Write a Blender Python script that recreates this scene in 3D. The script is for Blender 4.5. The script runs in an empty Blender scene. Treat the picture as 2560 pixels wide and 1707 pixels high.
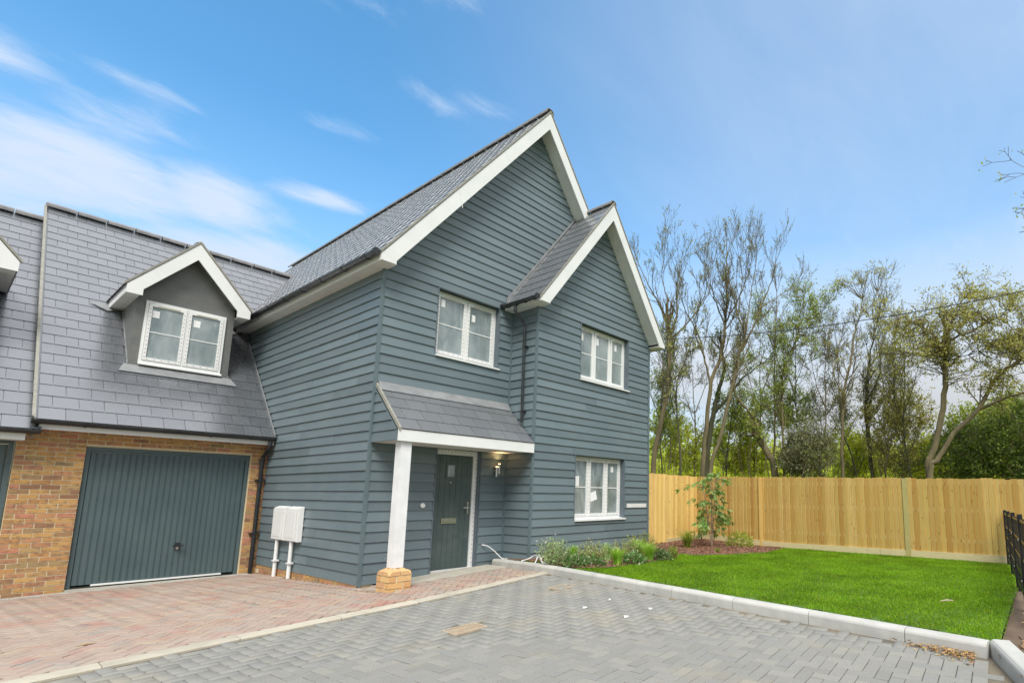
import bpy, math, random
import numpy as np
from mathutils import Matrix, Vector

S = bpy.context.scene
COL = S.collection
random.seed(7)
RNG = np.random.default_rng(7)

# ------------------------------------------------------------------ camera
CAM_LOC = Vector((-3.955, -8.162, 1.319))
RT = Vector((0.59010372, -0.80728922, 0.00785558))
UP = Vector((-0.11928774, -0.07756388, 0.98982538))
FW = Vector((0.79846605, 0.58503672, 0.14207044))
F_PX, U0, V0 = 1323.49, 1625.32, 1050.68            # in pixels of a 2560 px wide frame
cam = bpy.data.cameras.new('camera')
cam.sensor_fit = 'HORIZONTAL'
cam.sensor_width = 36.0
cam.lens = F_PX / 2560 * 36.0
cam.shift_x = -(U0 - 1280.0) / 2560
cam.shift_y = (V0 - 853.5) / 2560
cam.clip_start = 0.05
cam.clip_end = 3000
camo = bpy.data.objects.new('camera', cam)
COL.objects.link(camo)
mw = Matrix(((RT.x, UP.x, -FW.x, CAM_LOC.x), (RT.y, UP.y, -FW.y, CAM_LOC.y), (RT.z, UP.z, -FW.z, CAM_LOC.z), (0, 0, 0, 1)))
camo.matrix_world = mw
S.camera = camo

# ------------------------------------------------------------------ sun, exposure
SUN_AZ, SUN_EL = 224.0, 50.0                         # azimuth measured from +Y towards +X
sun = bpy.data.lights.new('sun', 'SUN')
sun.energy = 1.45
sun.angle = math.radians(28)
sun.color = (1.0, 0.955, 0.88)
suno = bpy.data.objects.new('sun', sun)
COL.objects.link(suno)
_a, _e = math.radians(SUN_AZ), math.radians(SUN_EL)
SUN_DIR = Vector((math.sin(_a) * math.cos(_e), math.cos(_a) * math.cos(_e), math.sin(_e)))
suno.rotation_euler = SUN_DIR.to_track_quat('Z', 'Y').to_euler()
suno.location = (-6, -14, 20)

vs = S.view_settings
vs.view_transform = 'Standard'
vs.look = 'None'
vs.gamma = 1.0
vs.exposure = 1.34
S.display_settings.display_device = 'sRGB'
S.cycles.use_denoising = True
S.cycles.max_bounces = 6
S.cycles.diffuse_bounces = 3
S.cycles.transparent_max_bounces = 8

# ------------------------------------------------------------------ sky
W = bpy.data.worlds.new('World')
S.world = W
W.use_nodes = True
nt = W.node_tree
nt.nodes.clear()


def N(t, typ, **kw):
    n = t.nodes.new(typ)
    for k, v in kw.items():
        setattr(n, k, v)
    return n


def M_(t, op, a, b=None, c=None):
    n = t.nodes.new('ShaderNodeMath')
    n.operation = op
    for i, v in enumerate((a, b, c)):
        if v is None:
            continue
        if isinstance(v, (int, float)):
            n.inputs[i].default_value = v
        else:
            t.links.new(v, n.inputs[i])
    return n.outputs[0]


def mixc(t, fac, a, b, mode='MIX'):
    n = t.nodes.new('ShaderNodeMix')
    n.data_type = 'RGBA'
    n.blend_type = mode
    for idx, v in ((0, fac), (6, a), (7, b)):
        if isinstance(v, (int, float)):
            n.inputs[idx].default_value = v
        elif isinstance(v, (tuple, list)):
            n.inputs[idx].default_value = (*v, 1)[:4]
        else:
            t.links.new(v, n.inputs[idx])
    return n.outputs[2]


def noise(t, vec, scale, detail=4, rough=0.55, dist=0.0):
    n = t.nodes.new('ShaderNodeTexNoise')
    n.inputs['Scale'].default_value = scale
    n.inputs['Detail'].default_value = detail
    n.inputs['Roughness'].default_value = rough
    n.inputs['Distortion'].default_value = dist
    if vec is not None:
        t.links.new(vec, n.inputs['Vector'])
    return n.outputs['Fac']


def ramp(t, fac, stops, interp='LINEAR'):
    n = t.nodes.new('ShaderNodeValToRGB')
    cr = n.color_ramp
    cr.interpolation = interp
    while len(cr.elements) > 1:
        cr.elements.remove(cr.elements[-1])
    for i, (p, c) in enumerate(stops):
        e = cr.elements[0] if i == 0 else cr.elements.new(p)
        e.position = p
        e.color = (*c, 1)[:4] if isinstance(c, (tuple, list)) else (c, c, c, 1)
    if fac is not None:
        t.links.new(fac, n.inputs[0])
    return n.outputs[0]


sky = N(nt, 'ShaderNodeTexSky', sky_type='NISHITA', sun_disc=False)
sky.sun_elevation = math.radians(SUN_EL)
sky.sun_rotation = math.radians(SUN_AZ)
sky.altitude = 60
sky.air_density = 1.1
sky.dust_density = 0.6
sky.ozone_density = 3.5
tc = N(nt, 'ShaderNodeTexCoord')
sep = N(nt, 'ShaderNodeSeparateXYZ')
nt.links.new(tc.outputs['Generated'], sep.inputs[0])
az = M_(nt, 'MULTIPLY', M_(nt, 'ARCTAN2', sep.outputs[0], sep.outputs[1]), 57.29578)
el = M_(nt, 'MULTIPLY', M_(nt, 'ARCSINE', sep.outputs[2]), 57.29578)
# cirrus layer: direction projected on a flat layer overhead, streaky noise
den = M_(nt, 'ADD', M_(nt, 'MAXIMUM', sep.outputs[2], 0.0), 0.22)
cmb = N(nt, 'ShaderNodeCombineXYZ')
nt.links.new(M_(nt, 'DIVIDE', sep.outputs[0], den), cmb.inputs[0])
nt.links.new(M_(nt, 'DIVIDE', sep.outputs[1], den), cmb.inputs[1])
mp = N(nt, 'ShaderNodeMapping')
mp.inputs['Rotation'].default_value = (0, 0, math.radians(12))
mp.inputs['Scale'].default_value = (0.8, 1.9, 1)
nt.links.new(cmb.outputs[0], mp.inputs[0])
n1 = noise(nt, mp.outputs[0], 2.3, 8, 0.6, 0.5)
n2 = noise(nt, mp.outputs[0], 7.5, 9, 0.66, 0.6)
# cloud banks (azimuth, elevation, half widths, weight)
BANKS = [(-3, 28.5, 6, 1.6, .66), (4, 22.5, 9, 3.0, .98), (-2, 20.5, 9, 3.4, .95), (12, 23.6, 5, 2.6, .86), (20.5, 26.3, 4.5, 1.0, .85), (14, 18.5, 11, 3.4, 1.0), (6, 27, 5, 2.0, .5),
         (32, 36.5, 8, 1.8, .38), (19, 41.5, 9, 1.6, .36), (30, 45, 6, 2.5, .34), (21, 32.2, 5, 1.0, .36), (7.7, 29.8, 4, .8, .42),
         (57, 13.5, 12, 4.0, .95), (84, 8, 22, 4.5, .9), (38, 10, 14, 5, .7), (110, 22, 26, 10, .5), (-40, 24, 22, 6, .75)]
bank = None
for (a0, e0, wa, we, wt) in BANKS:
    da = M_(nt, 'DIVIDE', M_(nt, 'SUBTRACT', az, a0), wa)
    de = M_(nt, 'DIVIDE', M_(nt, 'SUBTRACT', el, e0), we)
    r2 = M_(nt, 'ADD', M_(nt, 'MULTIPLY', da, da), M_(nt, 'MULTIPLY', de, de))
    g = M_(nt, 'MULTIPLY', M_(nt, 'EXPONENT', M_(nt, 'MULTIPLY', r2, -0.8)), wt)
    bank = g if bank is None else M_(nt, 'MAXIMUM', bank, g)
# broken cloud overhead and behind the camera, where the sun is veiled
def sstep(v, a, b):
    n = N(nt, 'ShaderNodeMapRange', interpolation_type='SMOOTHSTEP')
    n.inputs[1].default_value = a
    n.inputs[2].default_value = b
    nt.links.new(v, n.inputs[0])
    return n.outputs[0]


bank = M_(nt, 'MAXIMUM', bank, M_(nt, 'MULTIPLY', sstep(el, 45, 56), 1.2))
bank = M_(nt, 'MAXIMUM', bank, M_(nt, 'MULTIPLY', M_(nt, 'MAXIMUM', sstep(az, 108, 140), sstep(az, -24, -55)), 1.05))
nn = M_(nt, 'ADD', M_(nt, 'MULTIPLY', n1, 0.52), M_(nt, 'MULTIPLY', n2, 0.48))
thr = M_(nt, 'ADD', M_(nt, 'MULTIPLY', bank, 0.60), M_(nt, 'SUBTRACT', nn, 0.69))
mr = N(nt, 'ShaderNodeMapRange', interpolation_type='SMOOTHSTEP')
mr.inputs[1].default_value = -0.06
mr.inputs[2].default_value = 0.38
nt.links.new(thr, mr.inputs[0])
cl = mr.outputs[0]
# thin high veil, thicker towards the sun side (the photograph's right)
veil_az = N(nt, 'ShaderNodeMapRange', interpolation_type='SMOOTHSTEP')
veil_az.inputs[1].default_value = 18
veil_az.inputs[2].default_value = 78
nt.links.new(az, veil_az.inputs[0])
veil = M_(nt, 'MULTIPLY', veil_az.outputs[0], M_(nt, 'ADD', 0.12, M_(nt, 'MULTIPLY', n1, 0.26)))
hz = N(nt, 'ShaderNodeMapRange', interpolation_type='SMOOTHSTEP')
hz.inputs[1].default_value = 34
hz.inputs[2].default_value = 9
nt.links.new(el, hz.inputs[0])
veil2 = M_(nt, 'MAXIMUM', veil, M_(nt, 'MULTIPLY', hz.outputs[0], M_(nt, 'ADD', .28, M_(nt, 'MULTIPLY', veil_az.outputs[0], .68))))
cov = M_(nt, 'SUBTRACT', 1.0, M_(nt, 'MULTIPLY', M_(nt, 'SUBTRACT', 1.0, M_(nt, 'MULTIPLY', cl, M_(nt, 'ADD', .66, M_(nt, 'MULTIPLY', M_(nt, 'MAXIMUM', sstep(el, 45, 56), M_(nt, 'MAXIMUM', sstep(az, 108, 140), sstep(az, -24, -55))), .28)))), M_(nt, 'SUBTRACT', 1.0, veil2)))
hs = N(nt, 'ShaderNodeHueSaturation')
hs.inputs['Saturation'].default_value = 1.2
hs.inputs['Hue'].default_value = 0.487
hs.inputs['Value'].default_value = 1.1
nt.links.new(sky.outputs[0], hs.inputs['Color'])
# cloud luminance after the CIE overcast law, brighter towards the zenith
cie = M_(nt, 'ADD', 1.0, M_(nt, 'MULTIPLY', M_(nt, 'MAXIMUM', sep.outputs[2], 0.0), 2.0))
vm = N(nt, 'ShaderNodeVectorMath', operation='SCALE')
vm.inputs[0].default_value = (1.98, 2.03, 2.14)
nt.links.new(cie, vm.inputs[3])
skyc = mixc(nt, cov, hs.outputs[0], vm.outputs[0])
bg = N(nt, 'ShaderNodeBackground')
bg.inputs['Strength'].default_value = 0.10
nt.links.new(skyc, bg.inputs['Color'])
wo = N(nt, 'ShaderNodeOutputWorld')
nt.links.new(bg.outputs[0], wo.inputs[0])

# ------------------------------------------------------------------ helpers


def ray(u, v):
    d = RT * ((u - U0) / F_PX) - UP * ((v - V0) / F_PX) + FW
    return d


def at(u, v, dist):
    """point seen at photo pixel (u, v), dist metres away measured on the ground"""
    d = ray(u, v)
    return CAM_LOC + d * (dist / math.hypot(d.x, d.y))


def on_z(u, v, z):
    d = ray(u, v)
    return CAM_LOC + d * ((z - CAM_LOC.z) / d.z)


def proj(p):
    d = Vector(p) - CAM_LOC
    w = d.dot(FW)
    if w < 0.1:
        return None
    return U0 + F_PX * d.dot(RT) / w, V0 - F_PX * d.dot(UP) / w


class MB:
    def __init__(s):
        s.v = []
        s.f = []

    def poly(s, pts):
        b = len(s.v)
        s.v += [tuple(p) for p in pts]
        s.f.append(tuple(range(b, b + len(pts))))
        return s

    def hexa(s, c):
        """8 corners: bottom loop 0-3, top loop 4-7"""
        b = len(s.v)
        s.v += [tuple(p) for p in c]
        for f in ((3, 2, 1, 0), (4, 5, 6, 7), (0, 1, 5, 4), (1, 2, 6, 5), (2, 3, 7, 6), (3, 0, 4, 7)):
            s.f.append(tuple(b + i for i in f))
        return s

    def box(s, x0, x1, y0, y1, z0, z1):
        return s.hexa([(x0, y0, z0), (x1, y0, z0), (x1, y1, z0), (x0, y1, z0), (x0, y0, z1), (x1, y0, z1), (x1, y1, z1), (x0, y1, z1)])

    def bbox(s, x0, x1, y0, y1, z0, z1, c=0.006):
        """box with chamfered edges on the top and the vertical sides"""
        b = len(s.v)
        for z, i in ((z0, 0), (z1 - c, 0), (z1, c)):
            s.v += [(x0 + i, y0 + i, z), (x1 - i, y0 + i, z), (x1 - i, y1 - i, z), (x0 + i, y1 - i, z)]
        s.f.append((b + 3, b + 2, b + 1, b))
        for k in (0, 4):
            for i in range(4):
                j = (i + 1) % 4
                s.f.append((b + k + i, b + k + j, b + k + 4 + j, b + k + 4 + i))
        s.f.append((b + 8, b + 9, b + 10, b + 11))
        return s

    def prism(s, poly, off):
        """polygon (3D points) swept by the vector off"""
        n = len(poly)
        b = len(s.v)
        o = Vector(off)
        s.v += [tuple(p) for p in poly] + [tuple(Vector(p) + o) for p in poly]
        s.f.append(tuple(range(b, b + n))[::-1])
        s.f.append(tuple(range(b + n, b + 2 * n)))
        for i in range(n):
            j = (i + 1) % n
            s.f.append((b + i, b + j, b + n + j, b + n + i))
        return s

    def tube(s, pts, r, n=10, cap=True):
        pts = [Vector(p) for p in pts]
        rs = r if isinstance(r, (list, tuple)) else [r] * len(pts)
        b = len(s.v)
        ref = None
        for i, p in enumerate(pts):
            d = (pts[min(i + 1, len(pts) - 1)] - pts[max(i - 1, 0)])
            if d.length < 1e-9:
                d = Vector((0, 0, 1))
            d.normalize()
            if ref is None:
                ref = d.orthogonal().normalized()
            a = (ref - d * ref.dot(d))
            a = a.normalized() if a.length > 1e-6 else d.orthogonal().normalized()
            ref = a
            c = d.cross(a)
            for k in range(n):
                t = 2 * math.pi * k / n
                s.v.append(tuple(p + a * (rs[i] * math.cos(t)) + c * (rs[i] * math.sin(t))))
        for i in range(len(pts) - 1):
            for k in range(n):
                l = (k + 1) % n
                s.f.append((b + i * n + k, b + i * n + l, b + (i + 1) * n + l, b + (i + 1) * n + k))
        if cap:
            s.f.append(tuple(b + k for k in range(n))[::-1])
            e = b + (len(pts) - 1) * n
            s.f.append(tuple(e + k for k in range(n)))
        return s

    def half_gutter(s, p0, p1, r, up=Vector((0, 0, 1)), n=8):
        """open half-round channel with wall thickness"""
        p0, p1 = Vector(p0), Vector(p1)
        d = (p1 - p0).normalized()
        side = d.cross(up).normalized()
        prof = []
        for k in range(n + 1):
            t = math.pi + math.pi * k / n
            prof.append(side * (r * math.cos(t)) + up * (r * math.sin(t)))
        for k in range(n, -1, -1):
            t = math.pi + math.pi * k / n
            prof.append(side * ((r - .008) * math.cos(t)) + up * ((r - .008) * math.sin(t)))
        return s.prism([p0 + q for q in prof], p1 - p0)

    def mesh(s, name, mat=None, smooth=False):
        me = bpy.data.meshes.new(name)
        me.from_pydata(s.v, [], s.f)
        if mat:
            me.materials.append(mat)
        if smooth:
            me.polygons.foreach_set('use_smooth', [True] * len(me.polygons))
        me.update()
        return me

    def build(s, name, mat, parent=None, smooth=False, **kw):
        return link(name, s.mesh(name, mat, smooth), parent, **kw)


def fast_mesh(name, V, F, mat, smooth=False):
    """V (n,3), F (m,k) arrays"""
    V = np.asarray(V, np.float32)
    F = np.asarray(F, np.int32)
    me = bpy.data.meshes.new(name)
    k = F.shape[1]
    me.vertices.add(len(V))
    me.vertices.foreach_set('co', V.ravel())
    me.loops.add(F.size)
    me.loops.foreach_set('vertex_index', F.ravel())
    me.polygons.add(len(F))
    me.polygons.foreach_set('loop_start', np.arange(0, F.size, k, dtype=np.int32))
    me.polygons.foreach_set('loop_total', np.full(len(F), k, np.int32))
    if smooth:
        me.polygons.foreach_set('use_smooth', np.ones(len(F), bool))
    me.materials.append(mat)
    me.update(calc_edges=True)
    return me


def link(name, me, parent=None, loc=None, rot=None, scale=None, mat4=None, label=None, cat=None, group=None, kind=None):
    o = bpy.data.objects.new(name, me)
    COL.objects.link(o)
    if parent is not None:
        o.parent = parent
        o.matrix_parent_inverse = INV.get(parent.name, Matrix())
    if mat4 is not None:
        o.matrix_basis = mat4
    else:
        if loc is not None:
            o.location = loc
        if rot is not None:
            o.rotation_euler = rot
        if scale is not None:
            o.scale = scale
    tag(o, label, cat, group, kind)
    return o


INV = {}


def tag(o, label=None, cat=None, group=None, kind=None):
    for k, v in (('label', label), ('category', cat), ('group', group), ('kind', kind)):
        if v:
            o[k] = v
    return o


def thing(name, label, cat, loc=(0, 0, 0), group=None):
    o = bpy.data.objects.new(name, None)
    COL.objects.link(o)
    o.location = loc
    o.empty_display_size = 0.2
    INV[o.name] = Matrix.Translation(-Vector(loc))
    return tag(o, label, cat, group)


# ------------------------------------------------------------------ materials


def new_mat(name):
    m = bpy.data.materials.new(name)
    m.use_nodes = True
    t = m.node_tree
    t.nodes.clear()
    out = N(t, 'ShaderNodeOutputMaterial')
    p = N(t, 'ShaderNodeBsdfPrincipled')
    t.links.new(p.outputs[0], out.inputs[0])
    return m, t, p


def pos_vec(t, scale=(1, 1, 1)):
    g = N(t, 'ShaderNodeNewGeometry')
    mp_ = N(t, 'ShaderNodeMapping')
    mp_.inputs['Scale'].default_value = scale
    t.links.new(g.outputs['Position'], mp_.inputs[0])
    return mp_.outputs[0]


def rnd(t, seed=0.0):
    oi = N(t, 'ShaderNodeObjectInfo')
    g = N(t, 'ShaderNodeNewGeometry')
    a = M_(t, 'ADD', oi.outputs['Random'], g.outputs['Random Per Island'])
    if seed:
        a = M_(t, 'MULTIPLY', a, 7.13 + seed)
    return M_(t, 'FRACT', a)


def setv(t, sock, v):
    if isinstance(v, (int, float)):
        sock.default_value = v
    elif isinstance(v, (tuple, list)):
        sock.default_value = (*v, 1)[:4]
    else:
        t.links.new(v, sock)


def bump(t, p, h, strength=0.3, dist=0.01):
    b = N(t, 'ShaderNodeBump')
    b.inputs['Strength'].default_value = strength
    b.inputs['Distance'].default_value = dist
    t.links.new(h, b.inputs['Height'])
    t.links.new(b.outputs[0], p.inputs['Normal'])


def simple(name, c1, c2=None, scale=3.0, rough=0.6, bmp=0.0, bscale=60, vscale=(1, 1, 1), rvar=0.0, metal=0.0, spec=0.5, lo=.35, hi=.65):
    m, t, p = new_mat(name)
    col = c1
    v = pos_vec(t, vscale)
    if c2 is not None:
        f = noise(t, v, scale, 6, 0.6)
        col = mixc(t, ramp(t, f, [(lo, 0.0), (hi, 1.0)]), c1, c2)
    if rvar:
        k = M_(t, 'ADD', 1.0 - rvar, M_(t, 'MULTIPLY', rnd(t), 2 * rvar))
        g = N(t, 'ShaderNodeCombineColor')
        for i in range(3):
            t.links.new(k, g.inputs[i])
        col = mixc(t, 1.0, col, g.outputs[0], 'MULTIPLY')
    setv(t, p.inputs['Base Color'], col)
    p.inputs['Roughness'].default_value = rough
    p.inputs['Metallic'].default_value = metal
    p.inputs['Specular IOR Level'].default_value = spec
    if bmp:
        bump(t, p, noise(t, v, bscale, 5, 0.6), bmp, 0.006)
    return m


def m_boards():
    m, t, p = new_mat('painted weatherboard')
    v = pos_vec(t, (1.2, 1.2, 34))
    v2 = pos_vec(t)
    grain = noise(t, v, 3.2, 7, 0.65, 0.6)
    big = noise(t, v2, 1.1, 5, 0.6)
    c = mixc(t, ramp(t, grain, [(.3, 0.0), (.7, 1.0)]), (.109, .151, .169), (.137, .182, .201))
    c = mixc(t, ramp(t, big, [(.35, 0.0), (.75, .55)]), c, (.168, .207, .222))
    k = M_(t, 'ADD', .88, M_(t, 'MULTIPLY', rnd(t), .28))
    g = N(t, 'ShaderNodeCombineColor')
    for i in range(3):
        t.links.new(k, g.inputs[i])
    c = mixc(t, 1.0, c, g.outputs[0], 'MULTIPLY')
    # plaster splashes and scuffs
    sp = noise(t, v2, 16, 3, 0.5)
    c = mixc(t, ramp(t, sp, [(.735, 0.0), (.78, .55)]), c, (.38, .40, .38))
    setv(t, p.inputs['Base Color'], c)
    setv(t, p.inputs['Roughness'], M_(t, 'ADD', .32, M_(t, 'MULTIPLY', big, .22)))
    bump(t, p, grain, .35, .004)
    return m


def m_slate(name, c1, c2, rough=.42, stains=0.0):
    m, t, p = new_mat(name)
    v = pos_vec(t)
    r = rnd(t)
    c = mixc(t, r, c1, c2)
    f = noise(t, v, 5, 6, .65)
    c = mixc(t, ramp(t, f, [(.4, 0.0), (.72, .5)]), c, (.12, .13, .142))
    if stains:
        f2 = noise(t, pos_vec(t, (2, 2, .8)), 7, 4, .6)
        c = mixc(t, ramp(t, f2, [(.62, 0.0), (.72, stains)]), c, (.45, .46, .45))
    setv(t, p.inputs['Base Color'], c)
    p.inputs['IOR'].default_value = 2.6
    p.inputs['Sheen Weight'].default_value = .7
    p.inputs['Sheen Roughness'].default_value = .25
    f3 = noise(t, v, 22, 6, .7)
    setv(t, p.inputs['Roughness'], M_(t, 'ADD', rough - .08, M_(t, 'MULTIPLY', f3, .18)))
    bump(t, p, f3, .12, .004)
    return m


def m_pieces(name, stops, rough=.85, fine=.25, bscale=90, patch=None, bmp=.5, spec=.35):
    """many pieces: a colour for each piece, speckle inside it, optional patches across them"""
    m, t, p = new_mat(name)
    v = pos_vec(t)
    c = ramp(t, rnd(t), stops)
    sp = noise(t, v, bscale, 5, .7)
    g = ramp(t, sp, [(.25, 1 - fine), (.75, 1 + fine)])
    c = mixc(t, 1.0, c, g, 'MULTIPLY')
    if patch:
        pc, ps, lo, hi, amt = patch
        f = noise(t, v, ps, 5, .62)
        c = mixc(t, ramp(t, f, [(lo, 0.0), (hi, amt)]), c, pc)
    setv(t, p.inputs['Base Color'], c)
    p.inputs['Roughness'].default_value = rough
    p.inputs['Specular IOR Level'].default_value = spec
    bump(t, p, sp, bmp, .004)
    return m


def m_brick():
    m, t, p = new_mat('multi stock brick')
    v = pos_vec(t)
    c = ramp(t, rnd(t), [(0, (.50, .28, .10)), (.16, (.56, .34, .13)), (.34, (.47, .25, .10)), (.48, (.55, .28, .15)), (.58, (.28, .15, .09)), (.70, (.42, .27, .12)), (.80, (.54, .22, .14)), (.9, (.33, .24, .12)), (1, (.58, .36, .15))])
    sm = noise(t, pos_vec(t, (1.3, 1.3, 2.2)), 11, 4, .6)
    c = mixc(t, ramp(t, sm, [(.48, 0.0), (.66, .7)]), c, (.21, .12, .075))
    sp = noise(t, v, 80, 5, .7)
    c = mixc(t, 1.0, c, ramp(t, sp, [(.25, .75), (.75, 1.2)]), 'MULTIPLY')
    setv(t, p.inputs['Base Color'], c)
    p.inputs['Roughness'].default_value = .9
    p.inputs['Specular IOR Level'].default_value = .25
    bump(t, p, sp, .6, .006)
    return m


def m_fence():
    m, t, p = new_mat('treated fence timber')
    oi = N(t, 'ShaderNodeObjectInfo')
    g = N(t, 'ShaderNodeNewGeometry')
    add = N(t, 'ShaderNodeVectorMath', operation='ADD')
    cx = N(t, 'ShaderNodeCombineXYZ')
    t.links.new(M_(t, 'MULTIPLY', oi.outputs['Random'], 31.0), cx.inputs[2])
    t.links.new(M_(t, 'MULTIPLY', oi.outputs['Random'], 17.0), cx.inputs[0])
    t.links.new(g.outputs['Position'], add.inputs[0])
    t.links.new(cx.outputs[0], add.inputs[1])
    mp_ = N(t, 'ShaderNodeMapping')
    mp_.inputs['Scale'].default_value = (22, 22, 1.3)
    t.links.new(add.outputs[0], mp_.inputs[0])
    gr = noise(t, mp_.outputs[0], 1.6, 6, .6, .7)
    base = ramp(t, oi.outputs['Random'], [(0, (.70, .48, .14)), (.2, (.78, .565, .20)), (.4, (.61, .385, .105)), (.6, (.80, .59, .225)), (.75, (.55, .315, .085)), (.88, (.73, .525, .17)), (1, (.65, .475, .155))])
    c = mixc(t, ramp(t, gr, [(.42, 0.0), (.75, .6)]), base, (.50, .29, .09))
    big = noise(t, g.outputs['Position'], .9, 3, .5)
    c = mixc(t, ramp(t, big, [(.5, 0.0), (.75, .28)]), c, (.56, .44, .14))
    mp2 = N(t, 'ShaderNodeMapping')
    mp2.inputs['Scale'].default_value = (12, 12, 4.5)
    t.links.new(add.outputs[0], mp2.inputs[0])
    vo = N(t, 'ShaderNodeTexVoronoi')
    vo.inputs['Scale'].default_value = 1.0
    t.links.new(mp2.outputs[0], vo.inputs['Vector'])
    c = mixc(t, ramp(t, vo.outputs['Distance'], [(.07, .75), (.17, 0.0)]), c, (.26, .11, .04))
    setv(t, p.inputs['Base Color'], c)
    p.inputs['Roughness'].default_value = .75
    p.inputs['Specular IOR Level'].default_value = .3
    bump(t, p, gr, .35, .004)
    return m


def m_leaf(name, stops, trans=.35, rough=.5, gain=1.0):
    stops = [(q, tuple(min(.75, x * gain) for x in c)) for q, c in stops]
    m = bpy.data.materials.new(name)
    m.use_nodes = True
    t = m.node_tree
    t.nodes.clear()
    out = N(t, 'ShaderNodeOutputMaterial')
    p = N(t, 'ShaderNodeBsdfPrincipled')
    tr = N(t, 'ShaderNodeBsdfTranslucent')
    mx = N(t, 'ShaderNodeMixShader')
    mx.inputs[0].default_value = trans
    c = ramp(t, rnd(t), stops)
    f = noise(t, pos_vec(t), 1.7, 3, .5)
    c = mixc(t, 1.0, c, ramp(t, f, [(.3, .72), (.7, 1.25)]), 'MULTIPLY')
    t.links.new(c, p.inputs['Base Color'])
    t.links.new(mixc(t, 1.0, c, (1.25, 1.2, .6), 'MULTIPLY'), tr.inputs[0])
    p.inputs['Roughness'].default_value = rough
    p.inputs['Specular IOR Level'].default_value = .3
    t.links.new(p.outputs[0], mx.inputs[1])
    t.links.new(tr.outputs[0], mx.inputs[2])
    t.links.new(mx.outputs[0], out.inputs[0])
    return m


def m_pane(name='filmed window glass', dark=0.0):
    m, t, p = new_mat(name)
    v = pos_vec(t, (1, 1, .55))
    f = noise(t, v, 2.6, 5, .6, .3)
    f2 = noise(t, pos_vec(t, (2.6, 2.6, .4)), 5, 5, .65, .3)
    a = (.15 - dark * .08, .20 - dark * .09, .21 - dark * .1)
    c = mixc(t, ramp(t, f, [(.36, 0.0), (.68, 1.0)]), a, (.33, .38, .385))
    c = mixc(t, ramp(t, f2, [(.56, 0.0), (.74, .6)]), c, (.47, .52, .515))
    setv(t, p.inputs['Base Color'], c)
    setv(t, p.inputs['Roughness'], M_(t, 'ADD', .06, M_(t, 'MULTIPLY', f, .14)))
    p.inputs['Specular IOR Level'].default_value = .7
    p.inputs['Coat Weight'].default_value = .5
    p.inputs['Coat Roughness'].default_value = .03
    bump(t, p, f2, .05, .01)
    return m


MAT = {}
MAT['board'] = m_boards()
MAT['wall'] = simple('dark wall backing', (.03, .045, .05), rough=.8)
MAT['trimgrey'] = simple('grey corner trim', (.10, .145, .16), (.12, .165, .178), 5, .5)
MAT['reveal'] = simple('blue grey reveal lining', (.095, .125, .15), (.12, .15, .17), 4, .5)
MAT['white'] = simple('white upvc', (.78, .79, .78), (.70, .715, .705), 2.2, .38, lo=.42, hi=.8)
MAT['whitewood'] = simple('white painted post', (.80, .81, .82), (.70, .71, .71), 4, .5, bmp=.12, bscale=18)
MAT['soffit'] = simple('white soffit', (.74, .74, .72), (.66, .66, .64), 3, .5)
MAT['black'] = simple('black plastic', (.012, .014, .016), (.03, .033, .036), 6, .32)
MAT['slate'] = m_slate('grey slate', (.078, .086, .098), (.108, .116, .13), .26)
MAT['slate_dull'] = m_slate('dusty slate', (.105, .113, .122), (.135, .144, .154), .40, .2)
MAT['slate_low'] = m_slate('splashed slate', (.074, .082, .093), (.104, .112, .125), .26, .06)
MAT['ridge'] = simple('grey ridge tile', (.20, .195, .205), (.27, .265, .27), 7, .7, .3, 70, rvar=.1)
MAT['verge'] = simple('mortar verge', (.25, .245, .21), (.33, .32, .275), 9, .85, .4, 60)
MAT['lead'] = simple('lead flashing', (.19, .20, .205), (.27, .28, .285), 5, .5, .2, 25)
MAT['leaddark'] = simple('grey lead cheek', (.125, .13, .128), (.165, .168, .16), 3.5, .48, .25, 12)
MAT['brick'] = m_brick()
MAT['brick2'] = m_pieces('orange plinth brick', [(0, (.66, .42, .18)), (.4, (.60, .34, .15)), (.7, (.68, .46, .21)), (1, (.56, .32, .17))], .9, .2, 70)
MAT['mortar'] = simple('lime mortar', (.70, .62, .43), (.62, .54, .37), 8, .95, .5, 90)
MAT['gdoor'] = simple('dark grey steel door', (.068, .105, .113), (.082, .122, .130), 2.4, .42)
MAT['fdoor'] = simple('dusty grey green door', (.060, .088, .088), (.105, .132, .125), 3.1, .45, .15, 40, lo=.45, hi=.85)
MAT['chrome'] = simple('brushed metal', (.62, .60, .56), (.5, .48, .45), 30, .28, metal=1.0)
MAT['pane'] = m_pane()
MAT['panedark'] = m_pane('darker filmed glass', .45)
MAT['sticker'] = simple('white label paper', (.84, .84, .84), rough=.7)
MAT['print'] = simple('grey print', (.25, .25, .27), rough=.7)
MAT['tape'] = simple('red tape print', (.55, .10, .08), (.20, .20, .30), 55, .6)
MAT['plaque'] = simple('pale timber strip', (.58, .52, .38), (.5, .45, .33), 12, .8)
MAT['paver_grey'] = m_pieces('grey block paver', [(0, (.228, .225, .202)), (.3, (.256, .252, .226)), (.55, (.238, .238, .222)), (.8, (.280, .273, .240)), (1, (.242, .237, .212))], .88, .22, 120, ((.40, .33, .21), .9, .54, .78, .5))
MAT['paver_red'] = m_pieces('brindle block paver', [(0, (.36, .215, .17)), (.2, (.36, .265, .205)), (.4, (.33, .24, .195)), (.55, (.40, .31, .22)), (.7, (.37, .20, .16)), (.85, (.28, .25, .22)), (1, (.38, .265, .20))], .88, .22, 110, ((.40, .345, .29), 1.3, .36, .68, .75))
MAT['joint'] = simple('jointing sand', (.12, .11, .09), (.22, .18, .12), 2, .95, .5, 120)
MAT['joint_red'] = simple('red jointing sand', (.26, .19, .15), (.36, .28, .21), 2, .95, .5, 120)
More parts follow.
